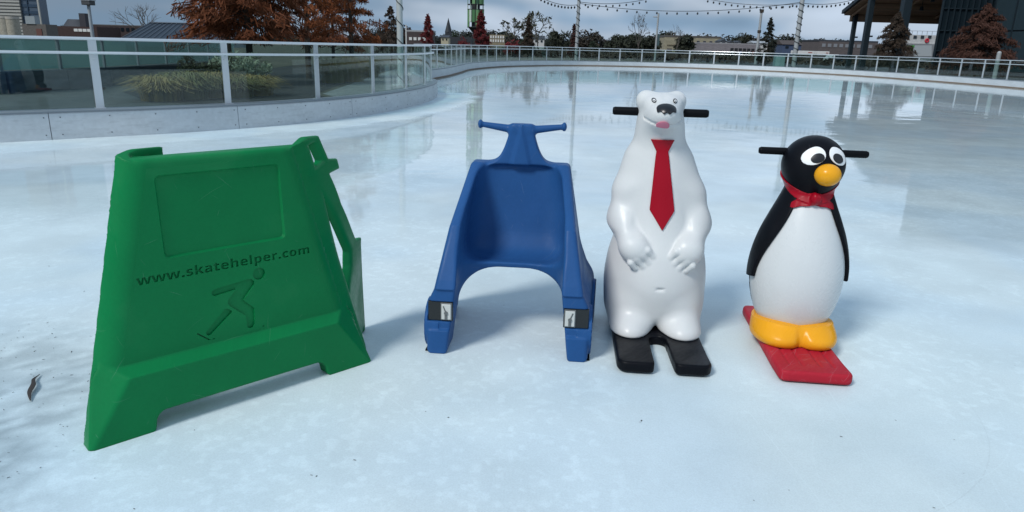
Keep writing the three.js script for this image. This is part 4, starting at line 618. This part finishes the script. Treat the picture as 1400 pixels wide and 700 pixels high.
{ // the far wood along the horizon reads as one mass
  const R = rng(515), L = []; for (let i = 0; i < 16; i++) { const v = rv(R); for (let k = 0; k < 46; k++) { const w = rv(R), a = rv(R), b = rv(R), q = Math.cbrt(R()), s = 0.5; L.push([[v[0] * 1.5 + w[0] * 1.2 * q, 3.0 + v[1] * 1.9 + w[1] * 1.1 * q, v[2] * 1.5 + w[2] * 1.2 * q], a.map((n) => n * s * 0.6), b.map((n) => n * s * 0.3)]); } }
  for (let i = 0; i < 14; i++) { const az = R() * 6.28; L.push([[0, 1, 0], [0, 1.2, 0], [Math.cos(az) * 0.08, 0, Math.sin(az) * 0.08]]); }
  const g = quads(L), n = 460, im = new THREE.InstancedMesh(g, foliage(1, 1, 1), n), m4 = new THREE.Matrix4(), q = new THREE.Quaternion(), c = new THREE.Color();
  for (let i = 0; i < n; i++) { const px = -60 + 1520 * (i + R()) / n, dep = 215 + 130 * R(), p = at(px, 60, dep), low = px < 500 ? 0.6 : 1, s = (0.52 + 0.6 * R()) * low * (0.8 + 0.5 * fbm(px * 0.012, 3, 3, 9)); q.setFromAxisAngle(new THREE.Vector3(0, 1, 0), R() * 6.28); m4.compose(new THREE.Vector3(p.x, GY - 0.4, p.z), q, new THREE.Vector3(s * (1 + 0.8 * R()), s * 1.02, s * (1 + 0.8 * R()))); im.setMatrixAt(i, m4); const t = R(); c.setRGB(mix(0.018, 0.05, t * R()), mix(0.022, 0.036, R()), mix(0.016, 0.026, R())); im.setColorAt(i, c); }
  shade(im); im.name = 'far_wood'; im.userData = { kind: 'stuff', label: 'dark far wood along the horizon behind the rink', category: 'wood' }; scene.add(im);
}
{ // rough scrub strip at the foot of the wood
  const R = rng(616), L = []; for (let i = 0; i < 9000; i++) { const px = 560 + 880 * R(), dep = 75 + 110 * R(), p = at(px, 60, dep), a = rv(R), b = rv(R), s = 0.25 + 0.3 * R(); L.push([[p.x, GY + 0.1 + 0.55 * R() * R(), p.z], a.map((v) => v * s), b.map((v) => v * s * 0.4)]); }
  const m = shade(new THREE.Mesh(quads(L), foliage(0.05, 0.036, 0.026))); m.name = 'scrub'; m.userData = { kind: 'stuff', label: 'brown winter scrub on the field beyond the far barrier', category: 'scrub' }; scene.add(m);
}
// ------------------------------------------------------------------ distant buildings, middle
block('brick_block', 'low dark brick block left of the slim red tree', 'building', 556, 592, 43.5, 130, wallM(0.06, 0.045, 0.045, 570), (o, w, h, d) => { part('roof_edge', box(w * 1.02, 0.25, d, 0, h + 0.12, 0), std(lin(0.3, 0.31, 0.32)), o); for (let i = 0; i < 5; i++) part('window', box(0.5, 0.5, 0.1, w * (-0.35 + 0.17 * i), h * 0.6, d / 2 + 0.04), whiteP, o); });
{ const o = thing('church', 'dark church with a slender spire on the horizon', 'church', gpos(613, 210)), h0 = hAt(613, 44, 210) - GY, h1 = hAt(613, 24, 210) - GY, m = std(lin(0.02, 0.024, 0.03)); part('nave', box(7, h0 * 0.7, 9, 3.2, h0 * 0.35, 0), m, o); part('tower', box(1.7, h0, 1.7, 0, h0 / 2, 0), m, o); part('spire', new THREE.ConeGeometry(1.0, h1 - h0, 8).translate(0, (h0 + h1) / 2, 0), m, o); }
function house(label, px0, px1, eave, ridge, dep, wm, rm, gableFront) { const a = at(px0, 60, dep), b = at(px1, 60, dep), c = (px0 + px1) / 2, w = b.x - a.x, he = hAt(c, eave, dep) - GY, hr = hAt(c, ridge, dep) - GY, d = Math.max(w * 0.7, 4), o = thing('house', label, 'house', [(a.x + b.x) / 2, GY, -dep - d / 2]); part('wall', box(w, he, d, 0, he / 2, 0), wm, o);
  const s = new THREE.Shape(gableFront ? [[-w / 2 - 0.2, 0], [w / 2 + 0.2, 0], [0, hr - he]].map((p) => new THREE.Vector2(...p)) : [[-d / 2 - 0.2, 0], [d / 2 + 0.2, 0], [0, hr - he]].map((p) => new THREE.Vector2(...p))), g = new THREE.ExtrudeGeometry(s, { depth: (gableFront ? d : w) + 0.3, bevelEnabled: false }); g.translate(0, he, -((gableFront ? d : w) + 0.3) / 2); if (!gableFront) g.rotateY(Math.PI / 2); part('roof', g, rm, o); for (const k of [-0.25, 0.25]) part('window', box(w * 0.16, he * 0.14, 0.1, w * k, he * 0.82, d / 2 + 0.04), dkGlass, o); }
const slate = std(lin(0.03, 0.035, 0.045)), cream = std(lin(0.42, 0.38, 0.27)), whiteW = std(lin(0.5, 0.5, 0.49));
house('cream house with dark roof below the church spire', 603, 613, 51, 48, 150, cream, slate, false);
house('white house with a dark roof left of the middle pole', 729, 744, 53, 48.5, 150, whiteW, slate, false);
house('pale gabled house left of the graffiti building chimney', 984, 994, 57, 53.5, 160, whiteW, slate, true);
house('cream gabled house above the graffiti building', 996, 1003, 58, 55.5, 165, cream, slate, true);
house('small white gabled house right of the cream gable', 1008, 1013, 58, 55.5, 165, whiteW, slate, true);
house('white roofed low house right of the pale banded pole', 1030, 1050, 59, 56, 150, whiteW, std(lin(0.3, 0.32, 0.34)), false);
house('wide dark blue house behind the right pole', 1070, 1096, 61, 55, 140, std(lin(0.045, 0.07, 0.13)), std(lin(0.06, 0.045, 0.04)), false);
block('tan_office', 'tan office block with pale window rows right of the red tower tree', 'building', 669, 690, 47.5, 150, wallM(0.24, 0.2, 0.13, 571), (o, w, h, d) => { for (let r = 0; r < 2; r++) for (let i = 0; i < 6; i++) part('window', box(w * 0.09, 0.5, 0.1, w * (-0.4 + 0.16 * i), h * (0.62 + 0.24 * r), d / 2 + 0.04), whiteP, o); });
block('warehouse', 'long tan warehouse behind the small leafless tree', 'warehouse', 908, 985, 51.5, 190, wallM(0.30, 0.27, 0.19, 572), (o, w, h, d) => { part('roof_edge', box(w * 1.01, 0.5, d, 0, h + 0.2, 0), std(lin(0.08, 0.075, 0.07)), o); part('band', box(w * 0.9, 0.25, 0.2, 0, h * 0.55, d / 2 + 0.08), std(lin(0.18, 0.15, 0.1)), o); for (let i = 0; i < 5; i++) part('door', box(1.2, h * 0.35, 0.1, w * (-0.4 + 0.2 * i), h * 0.17, d / 2 + 0.05), std(lin(0.1, 0.09, 0.08)), o); });
block('derelict_building', 'low grey derelict building with dark openings and graffiti', 'building', 958, 1040, 60.5, 130, wallM(0.22, 0.20, 0.21, 573), (o, w, h, d) => { const gc = [[0.5, 0.5, 0.48], [0.3, 0.12, 0.1], [0.12, 0.16, 0.3], [0.5, 0.45, 0.3]]; for (let i = 0; i < 6; i++) { const x = w * (0.03 + 0.07 * i); part('opening', box(w * 0.05, h * 0.62, 0.3, x, h * 0.42, d / 2 - 0.08), std(lin(0.012, 0.012, 0.014)), o); if (i % 2 === 0 || i === 5) part('boarding', box(w * 0.03, h * 0.3, 0.12, x + 0.1, h * 0.36, d / 2 + 0.05), std(lin(...gc[i % 4])), o); } part('roof_edge', box(w * 1.01, 0.2, d, 0, h + 0.08, 0), std(lin(0.28, 0.27, 0.28)), o); for (let i = 0; i < 7; i++) part('roof_vent', box(0.4, 0.35, 0.4, w * (-0.45 + 0.11 * i), h + 0.3, 0), slate, o); });
for (const [a, b, l] of [[1085, 1112, 'longer white trailer parked right of the right pole base'], [1117, 1133, 'shorter white trailer right of the longer trailer']]) { const p = gpos((a + b) / 2, 120), w = at(b, 60, 120).x - at(a, 60, 120).x, o = thing('trailer', l, 'trailer', p, 0, 'white trailers beyond the rink'); part('body', box(w, 0.62, 1.6, 0, 0.92 + 0.3, 0, 0.05), whiteP, o); for (const k of [-0.3, 0.3]) part('wheel', new THREE.CylinderGeometry(0.35, 0.35, 0.2, 12).rotateX(Math.PI / 2).translate(w * k, 0.4, 0.75), M.rubber, o); part('stripe', box(w * 0.2, 0.12, 0.04, w * 0.3, 1.3, 0.81), std(lin(0.35, 0.1, 0.08)), o); }
for (const [px, y, w, l, c] of [[1144, 0.3, 2.4, 'small pale parked car left of the canopy columns', [0.5, 0.5, 0.5]], [1152, 0.3, 2.2, 'dark parked car near the first canopy column', [0.03, 0.04, 0.06]]]) { const o = thing('parked_car', l, 'car', gpos(px, 95), 0.2, 'cars parked beyond the rink'); const s = new THREE.Shape([[-1.1, 0.25], [1.1, 0.25], [1.12, 0.62], [0.72, 0.72], [0.42, 1.08], [-0.6, 1.08], [-0.95, 0.72], [-1.12, 0.66]].map((p) => new THREE.Vector2(...p))); part('body', new THREE.ExtrudeGeometry(s, { depth: 1.2, bevelSize: 0.05, bevelThickness: 0.05, bevelSegments: 2 }).translate(0, 0, -0.6), phy(lin(...c), { roughness: 0.3 }), o); for (const k of [-0.68, 0.68]) part('wheel', new THREE.CylinderGeometry(0.26, 0.26, 0.2, 16).rotateX(Math.PI / 2).translate(k, 0.26, 0.6), M.rubber, o); part('windscreen', box(0.9, 0.26, 0.02, -0.08, 0.88, 0.66), dkGlass, o); }
block('long_terrace', 'long low flat roofed building on the horizon left of the canopy', 'building', 1120, 1200, 57.5, 190, wallM(0.10, 0.085, 0.085, 575), (o, w, h, d) => { for (let i = 0; i < 9; i++) part('window', box(w * 0.06, 0.8, 0.1, w * (-0.42 + 0.1 * i), h * 0.78, d / 2 + 0.04), std(lin(0.2, 0.21, 0.23)), o); part('roof_edge', box(w * 1.01, 0.4, d, 0, h + 0.2, 0), slate, o); });
{ const p = gpos(1068, 57.5), o = thing('utility_cabinet', 'pale teal glazed cabinet seen through the far glass right of the bear', 'cabinet', p); part('case', box(0.75, 0.95, 0.5, 0, 0.475, 0, 0.02), std(lin(0.2, 0.32, 0.33), { roughness: 0.3 }), o); part('door', box(0.33, 0.85, 0.02, -0.18, 0.48, 0.255), std(lin(0.3, 0.45, 0.45), { roughness: 0.3 }), o); part('door', box(0.33, 0.85, 0.02, 0.18, 0.48, 0.255), std(lin(0.26, 0.4, 0.4), { roughness: 0.3 }), o); }

// ------------------------------------------------------------------ right: timber canopy, glass hall, two cypresses
const woodMap = dataTex(512, (u, v) => { const n = fbm(u * 3, v * 48, 4, 580), p = Math.floor(v * 8), k = 0.8 + 0.4 * hash2(p, 3, 7), t = n * k; return [mix(0.22, 0.50, t), mix(0.14, 0.32, t), mix(0.09, 0.2, t)].map((c) => c ** (1 / 2.2)); }, { srgb: true, rep: 0.25 });
const wood = std(0xffffff, { map: woodMap, roughness: 0.7 }), steel = std(lin(0.012, 0.022, 0.03), { roughness: 0.45 });
{
  const o = thing('canopy', 'timber canopy with a rising roof on dark steel columns beside the glass hall', 'canopy', [0, 0, 0]);
  const f = at(1154, 21, 66), xf = f.x, yf = f.y, zf = -66, zn = -54, yn = yf + 3.3, xn = xf - 0.8, W = 24, lift = (yn - yf) / (zn - zf), under = (z) => yf + (z - zf) * lift;
  const slab = (x0f, x0n, x1, t0, t1) => { const P = [], q = (x, z, t) => [x, under(z) + t, z], A = q(x0f, zf, t0), B = q(x1, zf, t0), C = q(x1, zn, t0), D = q(x0n, zn, t0), A1 = q(x0f, zf, t1), B1 = q(x1, zf, t1), C1 = q(x1, zn, t1), D1 = q(x0n, zn, t1), face = (a, b, c, d) => P.push(...a, ...b, ...c, ...a, ...c, ...d); face(D, A, B, C); face(D1, C1, B1, A1); face(D, D1, A1, A); face(C, C1, D1, D); face(B, B1, C1, C); face(A, A1, B1, B); const g = new THREE.BufferGeometry(); g.setAttribute('position', new THREE.Float32BufferAttribute(P, 3)); g.computeVertexNormals(); const uv = []; for (let i = 0; i < P.length; i += 3) uv.push(P[i], P[i + 2]); g.setAttribute('uv', new THREE.Float32BufferAttribute(uv, 2)); return g; };
  part('soffit', slab(xf, xn, xf + W, 0, 0.12), wood, o); part('roof', slab(xf - 0.25, xn - 0.25, xf + W + 0.2, 0.125, 0.42), steel, o);
  for (let i = 0; i < 5; i++) { const z = mix(zf + 0.2, zn - 0.4, i / 4); part('beam', box(W - 0.6, i === 0 ? 0.55 : 0.42, 0.3, xf + W / 2 + 0.2, under(z) - (i === 0 ? 0.29 : 0.22), z), wood, o); }
  for (let i = 0; i < 7; i++) { const x = xf + 0.5 + i * 3.6; part('rafter', rod([x, under(zf + 0.4) - 0.16, zf + 0.4], [x - 0.6, under(zn) - 0.16, zn], 0.13, 0.13, 4), wood, o); }
  for (const [px, dep, w] of [[1166, 65.5, 0.32], [1184.5, 61, 0.42], [1232, 56, 0.58]]) { const p = gpos(px - 2, dep), hh = under(-dep) - 0.05 - GY, c = part('column', box(w, hh, w, p[0], GY + hh / 2, p[2], 0.02), steel, o); part('bracket_lamp', box(0.4, 0.12, 0.2, p[0] + w * 0.7, 2.75, p[2]), steel, c); }
  for (const [x, z] of [[xf + 4.5, -62], [xf + 4.2, -60], [xf + 7, -59]]) part('pendant_lamp', [rod([x, under(z), z], [x, under(z) - 0.5, z], 0.02, 0.02, 5), new THREE.CylinderGeometry(0.1, 0.16, 0.3, 12).translate(x, under(z) - 0.6, z)], steel, o);
}
{ // glass hall
  const o = thing('glass_hall', 'dark glass hall with close black mullions at the right edge', 'building', [0, 0, 0]), zf = -54, xl = at(1279, 60, 54).x, h = 12.5, w = 26, gm = phy(lin(0.010, 0.018, 0.024), { roughness: 0.05, specularIntensity: 0.3 }), gmB = phy(lin(0.03, 0.05, 0.062), { roughness: 0.06, specularIntensity: 0.6 });
  const plan = [[xl + 0.05, -zf + 0.2], [xl + w, -zf + 0.2], [xl + w + 6, -zf + 16], [xl * (-zf + 16) / -zf + 1.2, -zf + 16]].map((p) => new THREE.Vector2(...p)), solid = (y, t) => new THREE.ExtrudeGeometry(new THREE.Shape(plan), { depth: t, bevelEnabled: false }).rotateX(-Math.PI / 2).translate(0, y, 0);
  part('hall', solid(GY, h - 0.35), std(lin(0.03, 0.035, 0.04)), o); part('roof', solid(h - 0.2, 0.4), steel, o);
  let x = xl, i = 0; while (x < xl + w) { const bay = i < 8 ? 0.42 : 2.3; for (const [y0, y1] of [[0.3, 1.6], [1.6, 3.0], [3.0, 4.5], [4.5, 6.5], [6.5, 9.3], [9.3, 12.2]]) { if (i >= 8 && y0 === 1.6) continue; const a = i >= 8 && y0 === 0.3 ? 3.0 : y1; part('pane', box(bay - 0.07, a - y0 - 0.07, 0.04, x + bay / 2, GY + (y0 + a) / 2, zf - 0.02), gm, o); } part('mullion', box(0.07, h, 0.2, x, h / 2, zf + 0.06), steel, o); x += bay; i++; }
  for (const y of [0.3, 1.6, 3.0, 4.5, 6.5, 9.3]) part('transom', box(w, 0.07, 0.16, xl + w / 2, GY + y, zf + 0.04), steel, o);
  part('side_wing', box(10, 11.8, 46, xl + 8.5, 5.9 + GY, zf + 23.5), std(lin(0.012, 0.016, 0.02), { roughness: 0.5 }), o);
  for (let i = 0; i < 10; i++) for (const [y0, y1] of [[0.3, 3.0], [3.0, 6.5], [6.5, 9.3], [9.3, 11.7]]) part('pane', box(0.04, y1 - y0 - 0.1, 2.2, xl + 3.45, GY + (y0 + y1) / 2, zf + 1.7 + i * 2.3), gmB, o);
  for (let i = 0; i <= 10; i++) part('mullion', box(0.16, 11.8, 0.09, xl + 3.44, 5.9 + GY, zf + 0.55 + i * 2.3), steel, o);
  part('lit_sign', box(0.75, 0.13, 0.06, at(1388, 62, 54).x, hAt(1388, 63, 54), zf + 0.2), std(lin(0.02, 0.25, 0.04), { emissive: lin(0.05, 0.55, 0.1), emissiveIntensity: 0.5 }), o);
}
block('white_building', 'white building with a red ring sign seen under the canopy', 'building', 1236, 1296, 48, 110, wallM(0.5, 0.5, 0.49, 585), (o, w, h, d) => {
  const p = (px, py) => { const q = at(px, py, 110); return [q.x - o.position.x, q.y - GY]; };
  for (let i = 0; i < 4; i++) { const [x, y] = p(1241 + 10 * i, 50.5); part('window', box(0.45, 0.4, 0.1, x, y, d / 2 + 0.04), dkGlass, o); }
  const [rx, ry] = p(1267, 55.5); part('ring_sign', new THREE.TorusGeometry(0.22, 0.11, 8, 24).translate(rx, ry, d / 2 + 0.08), std(lin(0.45, 0.02, 0.04)), o);
  part('ground_floor', box(w * 0.98, hAt(1265, 60, 110) - GY, 0.3, 0, (hAt(1265, 60, 110) - GY) / 2, d / 2 + 0.16), std(lin(0.2, 0.21, 0.22)), o);
  for (let i = 0; i < 9; i++) part('roof_railing_post', rod([-w / 2 + 0.3 + i * (w - 0.6) / 8, h, d / 2 - 0.2], [-w / 2 + 0.3 + i * (w - 0.6) / 8, h + 0.55, d / 2 - 0.2], 0.04, 0.04, 5), poleM, o); part('roof_railing', box(w - 0.5, 0.06, 0.06, 0, h + 0.55, d / 2 - 0.2), poleM, o);
  part('banner', new THREE.ShapeGeometry(new THREE.Shape([p(1243, 77), p(1272, 77), p(1272, 62), p(1249, 62)].map((q) => new THREE.Vector2(...q)))).translate(0, 0, d / 2 + 0.36), std(lin(0.34, 0.37, 0.38), { side: THREE.DoubleSide }), o);
  part('green_corner', new THREE.ShapeGeometry(new THREE.Shape([p(1239, 69), p(1245, 69), p(1249, 62), p(1239, 62)].map((q) => new THREE.Vector2(...q)))).translate(0, 0, d / 2 + 0.37), std(lin(0.05, 0.3, 0.04), { side: THREE.DoubleSide }), o);
});
conifer('dark olive brown cypress under the canopy, left of the glass hall', gpos(1222, 48.5), 3.9, 1.55, 0.4, F.brown, 61, { n: 90, per: 120, leaf: 0.10 });
conifer('broad rust brown cypress in front of the glass hall', gpos(1341, 45), 4.3, 2.35, 0.3, foliage(0.07, 0.028, 0.018), 62, { n: 110, per: 150, leaf: 0.11 });
{ const o = thing('bollard', 'short pale post in front of the broad rust cypress', 'bollard', gpos(1369, 40)); part('post', rod([0, 0, 0], [0, 1.45, 0], 0.11, 0.11, 14), poleM, o); part('cap', new THREE.SphereGeometry(0.11, 14, 8, 0, 6.2832, 0, 1.5708).translate(0, 1.45, 0), poleM, o); }

// ------------------------------------------------------------------ small things on the ice
{ const c = new THREE.CatmullRomCurve3([[0.07, 0.004, 0.11], [0.035, 0.012, 0.06], [0.012, 0.016, 0], [-0.02, 0.012, -0.05], [-0.03, 0.006, -0.1]].map((p) => new THREE.Vector3(...p))), P = [], I = [], n = 20; for (let i = 0; i <= n; i++) { const t = i / n, p = c.getPoint(t), w = 0.011 * Math.sin(Math.PI * Math.pow(t, 0.8)) + 0.0012; P.push(p.x - w, p.y, p.z - w * 0.3, p.x, p.y + 0.003, p.z, p.x + w, p.y + 0.001, p.z + w * 0.3); if (i) { const b = i * 3; I.push(b - 3, b, b - 2, b, b + 1, b - 2, b - 2, b + 1, b - 1, b + 1, b + 2, b - 1); } } const g = new THREE.BufferGeometry(); g.setAttribute('position', new THREE.Float32BufferAttribute(P, 3)); g.setAttribute('uv', new THREE.Float32BufferAttribute(new Float32Array(P.length / 3 * 2), 2)); g.setIndex(I); g.computeVertexNormals(); const m = solo('fallen_leaf', g, std(lin(0.03, 0.024, 0.02), { side: THREE.DoubleSide }), 'thin curled dark leaf lying on the ice at lower left', 'leaf'); m.position.set(-1.815, 0, -2.46); }
{ const R = rng(99), L = []; for (let i = 0; i < 260; i++) { const th = R() * 6.28, q = Math.sqrt(R()), x = -2.0 + 0.62 * q * Math.cos(th), z = -2.15 + 1.0 * q * Math.sin(th), s = 0.002 + 0.0035 * R() * R(), a = R() * 6.28; L.push([[x, 0.002, z], [Math.cos(a) * s, 0.001, Math.sin(a) * s], [-Math.sin(a) * s * 0.4, 0, Math.cos(a) * s * 0.4]]); } for (let i = 0; i < 80; i++) { const z = -1.3 - 6 * R() * R(), x = (R() - 0.5) * 2 * (0.75 * -z + 0.3), s = 0.0022 + 0.004 * R() * R(), a = R() * 6.28, b = 0.4 + R(); L.push([[x, 0.002, z], [Math.cos(a) * s * b, 0.0015 * R(), Math.sin(a) * s * b], [-Math.sin(a) * s * 0.5, 0, Math.cos(a) * s * 0.5]]); } const m = shade(new THREE.Mesh(quads(L), std(lin(0.05, 0.045, 0.04), { side: THREE.DoubleSide }))); m.name = 'grit'; m.userData = { kind: 'stuff', label: 'dark specks of grit scattered over the near ice', category: 'grit' }; scene.add(m); }
renderer.render(scene, camera);
